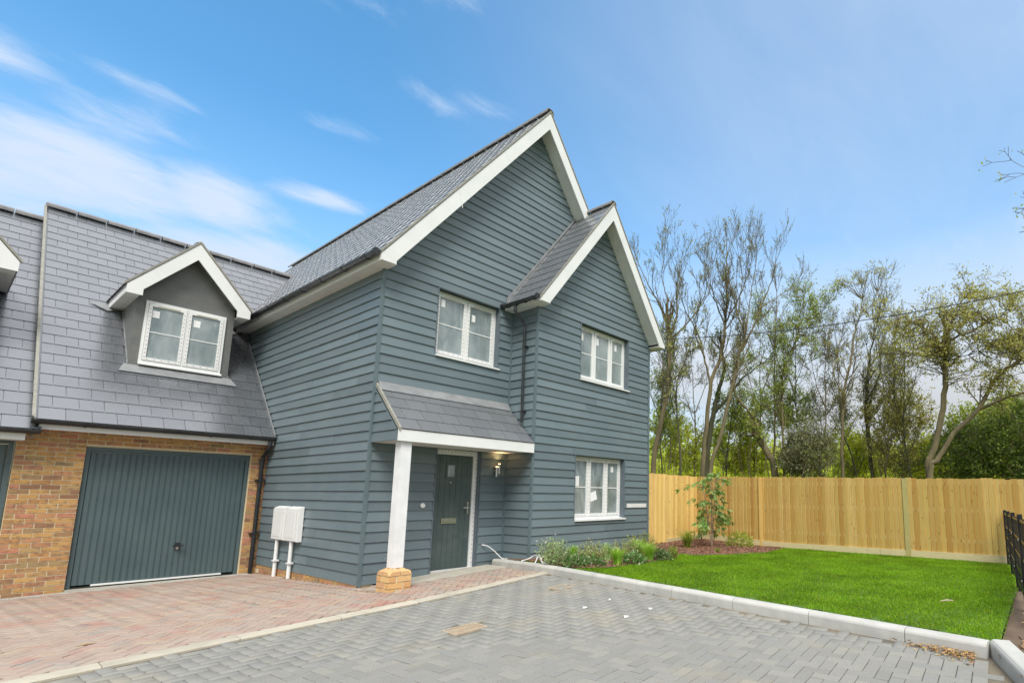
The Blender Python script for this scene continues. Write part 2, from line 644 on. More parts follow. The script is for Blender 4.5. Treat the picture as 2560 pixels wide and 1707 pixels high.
MAT['kerb'] = simple('kerb concrete', (.42, .418, .385), (.52, .515, .475), 3.5, .8, .35, 70, rvar=.05)
MAT['edging'] = simple('pale edging concrete', (.50, .46, .37), (.41, .38, .30), 4, .85, .4, 70, rvar=.06)
MAT['concrete'] = simple('brushed concrete ramp', (.46, .43, .36), (.38, .36, .30), 5, .85, .5, 60)
MAT['soil'] = simple('soil', (.11, .075, .05), (.17, .12, .075), 4, .95, .8, 40)
MAT['turf'] = simple('turf base', (.055, .12, .012), (.085, .16, .02), 3, .95, .8, 90)
MAT['field'] = simple('rough field', (.10, .15, .035), (.16, .19, .05), .4, .95)
MAT['fence'] = m_fence()
MAT['gravelboard'] = simple('pale gravel board', (.62, .54, .31), (.54, .45, .24), 7, .75, .3, 30, vscale=(1, 1, 6))
MAT['postwood'] = simple('greenish fence post', (.36, .33, .12), (.46, .38, .15), 5, .8, .3, 40, vscale=(6, 6, 1))
MAT['postwood2'] = simple('pale fence post', (.56, .45, .2), (.48, .36, .15), 5, .8, .3, 40, vscale=(6, 6, 1))
MAT['iron'] = simple('black painted iron', (.010, .011, .012), (.02, .022, .024), 8, .25)
MAT['bark'] = simple('grey brown bark', (.115, .095, .05), (.20, .165, .085), 6, .9, .8, 30, vscale=(1, 1, .3))
MAT['barkdark'] = simple('dark ivy bark', (.055, .055, .03), (.10, .10, .05), 6, .9, .8, 30, vscale=(1, 1, .3))
MAT['twig'] = simple('brown twigs', (.17, .13, .09), (.24, .18, .12), 4, .85)
MAT['rust'] = simple('rusty cover', (.42, .33, .23), (.52, .43, .31), 14, .8, .4, 80)
MAT['rustdark'] = simple('dark rusty lid', (.20, .16, .11), (.28, .22, .15), 14, .85, .4, 80)
MAT['wire'] = simple('white cable sheath', (.8, .8, .8), rough=.4)
MAT['paper'] = simple('white scrap', (.8, .8, .78), rough=.8)
# ================================================================== the house
D = 4.009            # garage front wall
W1, W2, PJ = 2.568, 6.092, 0.732
GA = 0.1525          # board gauge
TP = 1.354           # rise of the steep roofs
XR, ZR = 3.05, 9.43  # main ridge
XE, ZE = -0.20, 5.03
YV = -0.33           # main verge
XB, ZB = 4.33, 7.695  # bay ridge
YVB = -1.06
house = thing('house', 'tall grey weatherboarded house with steep slate gables, porch and white windows', 'house', (3.05, 4.0, 0))


def F3(Y):
    return lambda u, z, d: (u, Y - d, z)


def L3(X):
    return lambda u, z, d: (X - d, u, z)


def board_piece(to3, c, zb, gz, parent, flip):
    """c: [(u,z)...] polygon of the face, wedge shaped: thick at the bottom of its row"""
    jd, jz = random.uniform(-.0025, .0025), random.uniform(-.0022, .0022)

    def dep(z):
        return .027 + jd - .019 * (z - zb) / gz
    mb = MB()
    fr = [to3(u, z + (jz + random.uniform(-.0012, .0012) if z < zb + .03 else 0), dep(z)) for u, z in c]
    bk = [to3(u, z, -.012) for u, z in c]
    n = len(c)
    mb.v = fr + bk
    a = tuple(range(n))
    mb.f = [a if not flip else a[::-1]]
    for i in range(n):
        j = (i + 1) % n
        f = (i, n + i, n + j, j)
        mb.f.append(f if not flip else f[::-1])
    mb.build('board', MAT['board'], parent)


def boards(to3, parent, z0, z1, uL, uR, holes=(), flip=False):
    k = 0
    while True:
        zb = z0 + k * GA
        zt = min(zb + GA, z1)
        k += 1
        if zb > z1 - .02:
            break
        a0, a1, b0, b1 = uL(zb), uL(zt), uR(zb), uR(zt)
        if b0 - a0 < .03:
            break
        b1 = max(b1, a1 + .001)
        hs_ = [h for h in holes if h[2] < zt - .004 and h[3] > zb + .004]
        if not hs_ and min(b0, b1) - max(a0, a1) > 3.0:
            m = random.uniform(max(a0, a1) + .5, min(b0, b1, max(a0, a1) + 3.9) - .4)
            board_piece(to3, [(a0, zb), (m - .0015, zb), (m - .0015, zt), (a1, zt)], zb, GA, parent, flip)
            board_piece(to3, [(m + .0015, zb), (b0, zb), (b1, zt), (m + .0015, zt)], zb, GA, parent, flip)
            continue
        if not hs_:
            board_piece(to3, [(a0, zb), (b0, zb), (b1, zt), (a1, zt)], zb, GA, parent, flip)
            continue
        hs_.sort()
        cur = (a0, a1)
        for (h0, h1, hz0, hz1) in hs_:
            if h0 - cur[0] > .02:
                board_piece(to3, [(cur[0], zb), (h0, zb), (h0, zt), (cur[1], zt)], zb, GA, parent, flip)
            if hz0 > zb + .012:
                board_piece(to3, [(h0, zb), (h1, zb), (h1, hz0), (h0, hz0)], zb, GA, parent, flip)
            if hz1 < zt - .012:
                board_piece(to3, [(h0, hz1), (h1, hz1), (h1, zt), (h0, zt)], zb, GA, parent, flip)
            cur = (h1, h1)
        if b0 - cur[0] > .02:
            board_piece(to3, [(cur[0], zb), (b0, zb), (b1, zt), (cur[1], zt)], zb, GA, parent, flip)


W_1 = (0.95, 2.235, 3.70, 4.868)      # upper window over the porch
W_2 = (3.735, 5.29, 3.70, 4.868)      # upper window of the bay
W_3 = (3.67, 5.21, 0.86, 2.122)       # lower window of the bay
DR = (1.109, 1.983, -0.05, 2.096)     # front door opening


def core(parent, x0, x1, z0, z1, y0, y1, holes):
    """solid wall with openings, one mesh"""
    xs = sorted({x0, x1, *[h[0] for h in holes], *[h[1] for h in holes]})
    zs = sorted({z0, z1, *[min(max(h[2], z0), z1) for h in holes], *[h[3] for h in holes]})
    mb = MB()
    for i in range(len(xs) - 1):
        for j in range(len(zs) - 1):
            cx, cz = (xs[i] + xs[i + 1]) / 2, (zs[j] + zs[j + 1]) / 2
            if any(h[0] < cx < h[1] and h[2] < cz < h[3] for h in holes):
                continue
            mb.box(xs[i], xs[i + 1], y0, y1, zs[j], zs[j + 1])
    return mb


mb = core(house, 0.012, W1, -.4, 5.0, .014, .24, [W_1, DR])
mb.prism([(0.05, .014, 5.0), (6.05, .014, 5.0), (XR, .014, 9.28)], (0, .2, 0))
mb.box(.012, .24, .25, 12.9, -.4, 4.95)
mb.box(5.86, W2 - .01, .25, 12.9, -.4, 4.95)
mb.box(.25, 5.85, 12.7, 12.9, -.4, 4.95)
mb.prism([(0.05, 12.7, 4.96), (6.05, 12.7, 4.96), (XR, 12.7, 9.28)], (0, .2, 0))
mb.build('wall', MAT['wall'], house)
mb = core(house, W1 + .012, W2 - .01, -.4, 5.0, -PJ + .014, -PJ + .24, [W_2, W_3])
mb.prism([(W1 + .1, -PJ + .014, 5.0), (W2 - .1, -PJ + .014, 5.0), (XB, -PJ + .014, 7.55)], (0, .2, 0))
mb.box(W1 + .012, W1 + .2, -PJ + .25, .01, -.4, 4.95)
mb.box(W2 - .22, W2 - .01, -PJ + .25, .24, -.4, 4.95)
mb.build('bay_wall', MAT['wall'], house)
# brick footing under the boards
foot = MB().box(-.012, .2, -.0, D - .01, -.45, .0).build('footing', MAT['mortar'], house)

roofx = lambda z: XE + (z - ZE) / TP
boards(F3(0), house, 0, 9.24, lambda z: max(.018, roofx(z + .10)),
       lambda z: min(W1 - .02 if z < 4.92 else 2.36 + (z - 5.0) / TP + .2, XR + (ZR - .1 - z) / TP), [W_1, DR])
boards(L3(0), house, 0, 4.90, lambda z: .018, lambda z: 12.85 if z > 4.6 else 6.4 if z > 2.2 else D - .004, flip=True)
boards(F3(-PJ), house, -.003, 7.5, lambda z: max(W1 + .014, XB - (ZB - .11 - z) / TP), lambda z: min(W2 - .034, XB + (ZB - .11 - z) / TP), [W_2, W_3])
boards(L3(W1), house, 0, 4.90, lambda z: -PJ + .014, lambda z: -.03, flip=True)
boards(lambda u, z, d: (W2 + d, u, z), house, 0, 4.90, lambda z: -PJ + .034, lambda z: 2.0)
# corner trims
mb = MB().box(-.03, .016, -.03, .016, -.02, 4.9)
mb.build('corner_trim', MAT['trimgrey'], house)
MB().box(W1 - .03, W1 + .012, -PJ - .03, -PJ + .012, -.02, 4.9).build('corner_trim', MAT['trimgrey'], house)
MB().box(W2 - .032, W2 + .03, -PJ - .03, -PJ + .032, -.02, 4.9).build('corner_trim', MAT['trimgrey'], house)
MB().box(W1 - .046, W1 - .002, -.046, -.002, -.02, 4.9).build('corner_trim', MAT['trimgrey'], house)


# ------------------------------------------------------------------ roofs
def basis(o, eu, es):
    n = eu.cross(es)
    return Matrix(((eu.x, es.x, n.x, o.x), (eu.y, es.y, n.y, o.y), (eu.z, es.z, n.z, o.z), (0, 0, 0, 1)))


GAUGE, SW = .272, .281
SL_V = []


def slate_mesh(mat, name='slate'):
    g = GAUGE + .07
    c = [(-.5, 0, .004), (.5, 0, .004), (.5, g, -.004), (-.5, g, -.004), (-.5, 0, .0105), (.5, 0, .0105), (.5, g, .0005), (-.5, g, .0005)]
    return MB().hexa(c).mesh(name, mat)


def slate_cells(umin, umax, slen, skip=None, rows0=0):
    out = []
    nrow = int(round(slen / GAUGE))
    g = slen / nrow
    for r in range(nrow):
        s = r * g
        ky = 1.0 if r < nrow - 1 else g / (GAUGE + .07)
        a, b = umin(s), umax(s)
        u = a - (SW / 2 if r % 2 else 0)
        while u < b - .02:
            p, q = max(u, a), min(u + SW, b)
            if q - p > .03 and not (skip and skip((p + q) / 2, s + GAUGE / 2)):
                out.append(((p + q) / 2, s, q - p - .006, ky))
            u += SW
    return out


def slates_objects(cells, B, parent, mats, name='slate'):
    ms = [slate_mesh(m) for m in mats]
    for (u, s, w, ky) in cells:
        j = random.random()
        me = ms[0] if len(ms) == 1 else ms[1 if (s < 1.7 and j < .75) else 0]
        m4 = B @ Matrix.Translation((u, s + random.uniform(-.002, .002), random.uniform(-.0005, .0005))) @ Matrix.Rotation(random.uniform(-.004, .004), 4, 'Z') @ Matrix.Diagonal((w, ky, 1, 1))
        link(name, me, parent, mat4=m4)


def slates_stuff(cells, B, parent, mat, name='slates'):
    g = GAUGE + .07
    u8 = np.array([(-.5, 0, .004), (.5, 0, .004), (.5, g, -.004), (-.5, g, -.004), (-.5, 0, .0105), (.5, 0, .0105), (.5, g, .0005), (-.5, g, .0005)])
    f6 = np.array([(3, 2, 1, 0), (4, 5, 6, 7), (0, 1, 5, 4), (1, 2, 6, 5), (2, 3, 7, 6), (3, 0, 4, 7)])
    c = np.array(cells)
    V = u8[None] * np.stack([c[:, 2], c[:, 3], np.ones(len(c))], 1)[:, None, :]
    V[:, :, 0] += c[:, 0][:, None]
    V[:, :, 1] += c[:, 1][:, None] + RNG.uniform(-.003, .003, (len(c), 1))
    V[:, :, 2] += RNG.uniform(-.0005, .0005, (len(c), 1))
    R3 = np.array(B.to_3x3())
    V = V.reshape(-1, 3) @ R3.T + np.array(B.translation)
    Fc = (f6[None] + 8 * np.arange(len(c))[:, None, None]).reshape(-1, 4)
    return link(name, fast_mesh(name, V, Fc, mat), parent, kind='stuff')


def ridge_run(p0, p1, parent, step=.45, r=.085, name='ridge_tile'):
    p0, p1 = Vector(p0), Vector(p1)
    d = (p1 - p0)
    n = max(1, int(round(d.length / step)))
    e = d / n
    side = e.normalized().cross(Vector((0, 0, 1)))
    for i in range(n):
        a = p0 + e * i + e * .012
        prof = []
        for k in range(7):
            t = math.radians(-18 + 216 * k / 6)
            prof.append(side * (r * 1.25 * math.cos(t)) + Vector((0, 0, 1)) * (r * math.sin(t) - .03))
        for k in range(6, -1, -1):
            t = math.radians(-18 + 216 * k / 6)
            prof.append(side * ((r - .014) * 1.25 * math.cos(t)) + Vector((0, 0, 1)) * ((r - .014) * math.sin(t) - .03))
        mb = MB()
        mb.prism([a + q for q in prof], e * .965)
        mb.build(name, MAT['ridge'], parent)


LS = math.hypot(XR - XE, ZR - ZE)
roof = MB()
# decks
t_ = .07
roof.prism([(XE, YV + .02, ZE - .02), (XR, YV + .02, ZR - .02), (XR, YV + .02, ZR - .02 - t_ * 1.7), (XE, YV + .02, ZE - .02 - t_ * 1.5)], (0, 13.25 - YV, 0))
roof.prism([(XR, YV + .02, ZR - .02), (2 * XR - XE, YV + .02, ZE - .02), (2 * XR - XE, YV + .02, ZE - .02 - t_ * 1.5), (XR, YV + .02, ZR - .02 - t_ * 1.7)], (0, 13.25 - YV, 0))
roofo = roof.build('roof', MAT['slate'], house)
es = Vector((XR - XE, 0, ZR - ZE)).normalized()
Bm = basis(Vector((XE - .03, 13.22, ZE - .03)), Vector((0, -1, 0)), es)
slates_stuff(slate_cells(lambda s: 0, lambda s: 13.22 - YV, LS), Bm, roofo, MAT['slate'])
es2 = Vector((-(XR - XE), 0, ZR - ZE)).normalized()
Bm2 = basis(Vector((2 * XR - XE + .03, YV, ZE - .03)), Vector((0, 1, 0)), es2)
slates_stuff(slate_cells(lambda s: 0, lambda s: 13.22 - YV, LS), Bm2, roofo, MAT['slate'])
ridge_run((XR, YV, ZR + .03), (XR, 13.22, ZR + .03), roofo)
# mortar line along the verge
MB().prism([(XE - .03, YV - .012, ZE - .0), (XR, YV - .012, ZR + .03), (XR, YV - .012, ZR - .01), (XE - .03, YV - .012, ZE - .045)], (0, .05, 0)).build('verge', MAT['verge'], roofo)
MB().prism([(XR, YV - .012, ZR + .03), (4.36, YV - .012, 7.685), (4.36, YV - .012, 7.645), (XR, YV - .012, ZR - .01)], (0, .05, 0)).build('verge', MAT['verge'], roofo)


def barge(parent, y, outer, inner, th=.03):
    """outer / inner: matching polylines (x,z)"""
    poly = [(x, y, z) for x, z in outer] + [(x, y, z) for x, z in inner[::-1]]
    return MB().prism(poly, (0, th, 0)).build('bargeboard', MAT['white'], parent)


IN = .395
barge(house, YV, [(XE, ZE - .03), (XR, ZR - .03)], [(XE, 4.865), (.012, 4.865), (.012, ZE + .212 * TP - IN), (XR, ZR - IN)])
barge(house, YV, [(XR, ZR - .03), (4.335, ZR - .03 - (4.335 - XR) * TP)], [(XR, ZR - IN), (4.19, ZR - IN - (4.19 - XR) * TP)])
xj = 1.0
MB().prism([(xj, YV - .003, ZE + (xj - XE) * TP - .04), (xj + .012, YV - .003, ZE + (xj + .012 - XE) * TP - .04), (xj + .10, YV - .003, ZE + (xj - XE) * TP - .325), (xj + .088, YV - .003, ZE + (xj - XE) * TP - .34)], (0, .004, 0)).build('joint_trim', MAT['soffit'], house)
# verge soffits
MB().prism([(.0, YV + .03, 4.95), (XR, YV + .03, ZR - IN + .05), (XR, YV + .03, ZR - IN + .065), (0, YV + .03, 4.965)], (0, .31, 0)).build('soffit', MAT['soffit'], house)
MB().prism([(XR, YV + .03, ZR - IN + .05), (4.19, YV + .03, ZR - IN + .05 - 1.14 * TP), (4.19, YV + .03, ZR - IN + .065 - 1.14 * TP), (XR, YV + .03, ZR - IN + .065)], (0, .31, 0)).build('soffit', MAT['soffit'], house)
# left eaves
MB().box(XE - .018, XE, YV + .0, 13.1, 4.865, ZE - .03).build('fascia', MAT['white'], house)
MB().box(XE + .002, .03, YV + .03, 13.1, 4.868, 4.885).build('soffit', MAT['soffit'], house)


def gutter(parent, p0, p1, r=.058, name='gutter', br=.75):
    p0, p1 = Vector(p0), Vector(p1)
    mb = MB().half_gutter(p0, p1, r)
    d = (p1 - p0)
    dn = d.normalized()
    n = max(2, int(d.length / br))
    for e, s in ((p0, -1), (p1, 1)):      # stop ends
        mb.tube([e - dn * .004 * s, e + dn * .012 * s], r * .98, 14)
    g = mb.build(name, MAT['black'], parent)
    side = Vector((0, 0, 1)).cross(dn)
    for i in range(n):
        c = p0 + d * ((i + .35) / n)
        b = MB().half_gutter(c - dn * .014, c + dn * .014, r + .008)
        b.build('gutter_bracket', MAT['black'], g)
    return g


gutter(house, (XE - .085, YV + .05, 4.985), (XE - .085, 13.0, 4.985))
# bay roof
bay_es = Vector((XB - 2.36, 0, ZB - 5.0)).normalized()
bl = math.hypot(XB - 2.36, ZB - 5.0)
mb = MB()
mb.prism([(2.36, YVB + .02, 4.98), (XB, YVB + .02, ZB - .02), (XB, YVB + .02, ZB - .13), (2.36, YVB + .02, 4.88)], (0, -.02 - YVB, 0))
mb.prism([(XB, YVB + .02, ZB - .02), (2 * XB - 2.36, YVB + .02, 4.98), (2 * XB - 2.36, YVB + .02, 4.88), (XB, YVB + .02, ZB - .13)], (0, YV - YVB - .03, 0))
bayroof = mb.build('bay_roof', MAT['slate_dull'], house)
Bb = basis(Vector((2.33, -.005, 4.975)), Vector((0, -1, 0)), bay_es)
slates_objects(slate_cells(lambda s: 0.03, lambda s: -YVB, bl), Bb, bayroof, [MAT['slate']])
ridge_run((XB, YVB, ZB + .03), (XB, YV + .02, ZB + .03), bayroof, .37, .075)
MB().prism([(2.33, YVB - .012, 4.97), (XB, YVB - .012, ZB + .03), (XB, YVB - .012, ZB - .01), (2.33, YVB - .012, 4.925)], (0, .05, 0)).build('verge', MAT['verge'], bayroof)
MB().prism([(XB, YVB - .012, ZB + .03), (2 * XB - 2.33, YVB - .012, 4.97), (2 * XB - 2.33, YVB - .012, 4.925), (XB, YVB - .012, ZB - .01)], (0, .05, 0)).build('verge', MAT['verge'], bayroof)
MB().prism([(2.37, -.05, 5.055), (XB - .05, -.05, ZB + .0), (XB - .05, -.05, ZB + .075), (2.37, -.05, 5.13)], (0, .02, 0)).build('flashing', MAT['lead'], bayroof)
mb = MB()
for i in range(16):      # dressed lower edge of the flashing on the slates
    t0, t1 = i / 16, (i + .93) / 16
    a = Vector((2.36, -.03, 5.025)).lerp(Vector((XB, -.03, ZB + .015)), t0)
    b = Vector((2.36, -.03, 5.025)).lerp(Vector((XB, -.03, ZB + .015)), t1)
    mb.prism([a, b, b + Vector((0, -.075, 0)), a + Vector((0, -.075, 0))], (-.004, 0, .006))
mb.build('flashing', MAT['lead'], bayroof)
INB = .39
barge(house, YVB, [(2.36, 4.94), (XB, ZB - .03)], [(2.36, 4.865), (2.565, 4.865), (2.565, 5.0 + .205 * TP - INB), (XB, ZB - INB)])
barge(house, YVB, [(XB, ZB - .03), (2 * XB - 2.36, 4.94)], [(XB, ZB - INB), (2 * XB - 2.565, 5.0 + .205 * TP - INB), (2 * XB - 2.565, 4.865), (2 * XB - 2.36, 4.865)])
MB().prism([(2.57, YVB + .03, 4.94), (XB, YVB + .03, ZB - INB + .05), (XB, YVB + .03, ZB - INB + .065), (2.57, YVB + .03, 4.955)], (0, .31, 0)).build('soffit', MAT['soffit'], house)
MB().prism([(XB, YVB + .03, ZB - INB + .05), (2 * XB - 2.57, YVB + .03, 4.94), (2 * XB - 2.57, YVB + .03, 4.955), (XB, YVB + .03, ZB - INB + .065)], (0, .31, 0)).build('soffit', MAT['soffit'], house)
MB().box(2.345, 2.358, YVB + .0, -.03, 4.865, 4.965).build('fascia', MAT['white'], house)
MB().box(2.36, 2.6, YVB + .03, -.03, 4.868, 4.883).build('soffit', MAT['soffit'], house)
MB().box(2 * XB - 2.59, 2 * XB - 2.36, YVB + .03, 2, 4.868, 4.883).build('soffit', MAT['soffit'], house)
MB().box(2 * XB - 2.358, 2 * XB - 2.345, YVB, 2, 4.865, 4.96).build('fascia', MAT['white'], house)
gutter(house, (2.275, YVB + .04, 4.93), (2.275, -.04, 4.93), .055, br=.2)
gutter(house, (2 * XB - 2.275, YVB + .04, 4.93), (2 * XB - 2.275, 2, 4.93), .055)
# bay downpipe with swan neck
mb = MB().tube([(2.275, -.42, 4.90), (2.275, -.42, 4.78), (2.30, -.43, 4.72), (2.44, -.46, 4.58), (2.475, -.47, 4.50), (2.475, -.50, 2.66)], .027, 12)
for z in (4.82, 4.42):
    mb.tube([(2.275 if z > 4.6 else 2.475, -.42 if z > 4.6 else -.47, z), (2.275 if z > 4.6 else 2.475, -.42 if z > 4.6 else -.47, z - .06)], .033, 12)
dp = mb.build('downpipe', MAT['black'], house, smooth=False)
for z in (4.1, 2.85):
    MB().box(2.455, 2.545, -.53, -.44, z, z + .025).build('pipe_clip', MAT['black'], dp)


# ------------------------------------------------------------------ windows
def window(parent, Y, op, lights, bars=True, stickers=(), sill=True, pane='pane', tape=True, vents=True, reveal=True, depth=.1, sill_over=.03):
    x0, x1, z0, z1 = op
    f = Y + depth
    mb = MB()
    m = .042
    mb.box(x0 + .002, x0 + m, f, f + .07, z0, z1 - .002)
    mb.box(x1 - m, x1 - .002, f, f + .07, z0, z1 - .002)
    mb.box(x0 + m, x1 - m, f, f + .07, z1 - m, z1 - .002)
    mb.box(x0 + m, x1 - m, f, f + .07, z0, z0 + m + .012)
    cuts = [x0 + m]
    tot = sum(lights)
    acc = 0
    spans = []
    xa = x0 + m
    inner = x1 - x0 - 2 * m
    for i, l in enumerate(lights):
        xb = x0 + m + inner * (acc + l) / tot
        acc += l
        spans.append((xa + (.012 if i else 0), xb - (.012 if i < len(lights) - 1 else 0)))
        if i < len(lights) - 1:
            mb.box(xb - .014, xb + .014, f + .006, f + .07, z0 + m, z1 - m)
        xa = xb
    win = mb.build('window', MAT['white'], parent)
    zb, zt = z0 + m + .014, z1 - m - .004
    marks = MB()
    for i, (a, b) in enumerate(spans):
        s = .052
        sm = MB()
        g = f - .012
        sm.box(a + .004, a + s, g, f + .05, zb, zt)
        sm.box(b - s, b - .004, g, f + .05, zb, zt)
        sm.box(a + s, b - s, g, f + .05, zt - s, zt)
        sm.box(a + s, b - s, g, f + .05, zb, zb + s)
        sash = sm.build('sash', MAT['white'], win)
        MB().box(a + s, b - s, f + .012, f + .022, zb + s, zt - s).build('pane', MAT[pane], win)
        if bars:
            zm = zb + (zt - zb) * .5
            MB().box(a + s, b - s, f + .004, f + .0115, zm - .009, zm + .009).build('glazing_bar', MAT['white'], win)
        if vents and b - a > .3:
            MB().box(a + .12, b - .1, g - .008, g - .001, zt - s + .014, zt - s + .026).build('trickle_vent', MAT['plaque'], win)
        if tape:
            for xx in (a + .03, b - .03):
                z = zb + .05
                while z < zt - .05:
                    marks.box(xx - .007, xx + .007, g - .0015, g - .0005, z, z + .014)
                    z += .075
            x = a + .06
            while x < b - .06:
                marks.box(x, x + .018, g - .0015, g - .0005, zb + .02, zb + .031)
                x += .1
    if tape and marks.v:
        marks.build('tape_marks', MAT['tape'], win)
    for (cx, cz, w, h, rot) in stickers:
        c, s_ = math.cos(rot), math.sin(rot)
        q = [(-w / 2, -h / 2), (w / 2, -h / 2), (w / 2, h / 2), (-w / 2, h / 2)]
        st = MB().prism([(x0 + cx * (x1 - x0) + c * a - s_ * b, f + .0105, z0 + cz * (z1 - z0) + s_ * a + c * b) for a, b in q], (0, -.002, 0)).build('sticker', MAT['sticker'], win)
        pr_ = MB()
        bx, bz = x0 + cx * (x1 - x0), z0 + cz * (z1 - z0)
        for k in range(3):
            pr_.box(bx - w * .36, bx - w * .30, f + .0078, f + .0084, bz - h * .3 + k * h * .22, bz - h * .16 + k * h * .22)
        if rot == 0:
            pr_.build('print', MAT['print'], st)
    if sill:
        mb = MB()
        mb.prism([(x0 - .0, Y - .055, z0 - .035), (x0 - .0, Y - .055, z0 - .008), (x0 - .0, f + .0, z0 + .012), (x0 - .0, f + .0, z0 - .035)], (x1 - x0 + sill_over, 0, 0))
        mb.build('sill', MAT['white'], win)
    if reveal:
        mb = MB()
        mb.box(x1 - .001, x1 + .022, Y - .024, f + .08, z0 - .03, z1 + .02)
        mb.box(x0 - .022, x0 + .001, Y - .024, f + .08, z0 - .03, z1 + .02)
        mb.box(x0 + .001, x1 - .001, Y - .022, f + .08, z1 + .001, z1 + .02)
        mb.build('reveal', MAT['reveal'], win)
    return win


window(house, 0, W_1, [1, 1], stickers=[(.13, .83, .075, .13, 0), (.62, .74, .075, .13, 0)], pane='pane')
window(house, -PJ, W_2, [1, 1.15, 1], stickers=[(.10, .80, .07, .15, 0), (.41, .80, .08, .15, 0), (.80, .80, .08, .14, 0)], tape=False)
window(house, -PJ, W_3, [1, 1.15, 1], stickers=[(.10, .60, .17, .20, 0), (.44, .36, .2, .18, .3), (.82, .82, .09, .12, 0), (.35, .14, .08, .16, .1), (.03, .12, .06, .14, 0)], pane='panedark')

MB().box(5.30, 6.02, -PJ - .0285, -PJ - .0265, 1.075, 1.16).build('protective_film', MAT['soffit'], house)
# ------------------------------------------------------------------ front door
x0, x1, z0, z1 = DR
f = .075
mb = MB()
mb.box(x1 - .10, x1 - .025, f - .02, f + .06, .02, z1 - .003)
mb.box(x0 + .002, x0 + .03, f - .02, f + .06, .02, z1 - .003)
mb.box(x0 + .03, x1 - .10, f - .02, f + .06, z1 - .085, z1 - .003)
door = mb.build('door_frame', MAT['white'], house)
mk = MB()
for i in range(11):
    mk.box(x0 + .06 + i * .065, x0 + .075 + i * .065, f - .0225, f - .0212, z1 - .05 + .018 * (i % 2), z1 - .038 + .018 * (i % 2))
for i in range(24):
    mk.box(x1 - .052, x1 - .04, f - .0225, f - .0212, .14 + i * .078, .155 + i * .078)
mk.build('tape_marks', MAT['tape'], door)
fd = MB()
fd.box(x0 + .032, x1 - .102, f + .012, f + .05, .075, z1 - .088)
# raised planks of the leaf
k = 7
wd = (x1 - .102 - x0 - .032) / k
for i in range(k):
    fd.box(x0 + .034 + i * wd, x0 + .030 + (i + 1) * wd, f + .006, f + .0125, .10, z1 - .10)
fdo = fd.build('front_door', MAT['fdoor'], house)
tag(fdo, 'dusty dark green plank front door')
cx = 1.455
mb = MB()
mb.box(cx - .10, cx - .068, f - .006, f + .01, 1.60, 1.86)
mb.box(cx + .068, cx + .10, f - .006, f + .01, 1.60, 1.86)
mb.box(cx - .068, cx + .068, f - .006, f + .01, 1.828, 1.86)
mb.box(cx - .068, cx + .068, f - .006, f + .01, 1.60, 1.632)
mb.build('light_frame', MAT['fdoor'], fdo)
MB().box(cx - .068, cx + .068, f - .001, f + .004, 1.632, 1.828).build('glazing', MAT['panedark'], fdo)
mb = MB().box(1.31, 1.60, f - .010, f + .005, .835, .925)
lp = mb.build('letter_plate', MAT['chrome'], fdo)
MB().box(1.335, 1.575, f - .018, f - .0105, .855, .895).build('flap', MAT['chrome'], lp)
mb = MB().box(1.80, 1.828, f - .012, f + .005, .98, 1.20)
mb.tube([(1.814, f - .012, 1.10), (1.814, f - .06, 1.10), (1.80, f - .066, 1.10), (1.69, f - .066, 1.10)], .011, 8)
mb.tube([(1.814, f - .012, 1.02), (1.814, f - .03, 1.02)], .016, 10)
mb.build('handle', MAT['chrome'], fdo)
MB().tube([(cx, f - .004, 1.53), (cx, f + .008, 1.53)], .012, 10).build('spyhole', MAT['chrome'], fdo)
mb = MB()
mb.box(x1 - .001, x1 + .022, -.024, f + .08, -.02, z1 + .02)
mb.box(x1 - .025, x1 - .002, -.005, f + .06, -.02, z1 - .003)
mb.box(x0 - .022, x0 + .001, -.024, f + .08, -.02, z1 + .02)
mb.box(x0 + .001, x1 - .001, -.022, f + .08, z1 + .001, z1 + .02)
mb.build('reveal', MAT['reveal'], door)
MB().box(x0 + .004, x1 - .03, f - .045, f + .075, .03, .073).build('threshold', MAT['soffit'], door)

# ------------------------------------------------------------------ porch
PZ1, PZ0, PY = 3.005, 2.275, -.79
pes = Vector((0, -PY, PZ1 - PZ0)).normalized()
plen = math.hypot(PY, PZ1 - PZ0)
mb = MB().prism([(0.03, PY + .02, PZ0 - .03), (.03, -.028, PZ1 - .04), (.03, -.028, PZ1 - .10), (.03, PY + .02, PZ0 - .08)], (W1 - .06, 0, 0))
porch = mb.build('porch_roof', MAT['slate_dull'], house)
GAUGE_, GAUGE, SW_, SW = GAUGE, .27, SW, .315
Bp = basis(Vector((.01, PY - .02, PZ0 - .015)), Vector((1, 0, 0)), pes)
slates_objects(slate_cells(lambda s: .02, lambda s: W1 - .05, plen - .03), Bp, porch, [MAT['slate_dull']])
GAUGE, SW = GAUGE_, SW_
MB().prism([(.0, PY - .02, PZ0 - .05), (.0, PY - .02, PZ0 + .012), (.0, -.02, PZ1 + .028), (.0, -.02, PZ1 - .035)], (.028, 0, 0)).build('verge', MAT['verge'], porch)
MB().prism([(.03, -.034, PZ1 + .015), (.03, -.034, PZ1 + .055), (.03, -.028, PZ1 + .055), (.03, -.13, PZ1 - .09), (.03, -.13, PZ1 - .095)], (W1 - .08, 0, 0)).build('flashing', MAT['lead'], porch)
MB().box(.0, W1 - .03, PY - .012, PY + .016, 2.085, PZ0 - .022).build('fascia', MAT['white'], porch)
MB().box(.03, W1 - .032, PY + .018, -.03, 2.10, 2.115).build('soffit', MAT['soffit'], porch)
mb = MB().prism([(.015, PY + .018, 2.11), (.015, -.03, 2.11), (.015, -.03, PZ1 - .06), (.015, PY + .018, PZ0 - .05)], (.02, 0, 0))
ch = mb.build('cheek', MAT['wall'], porch)
k = 0
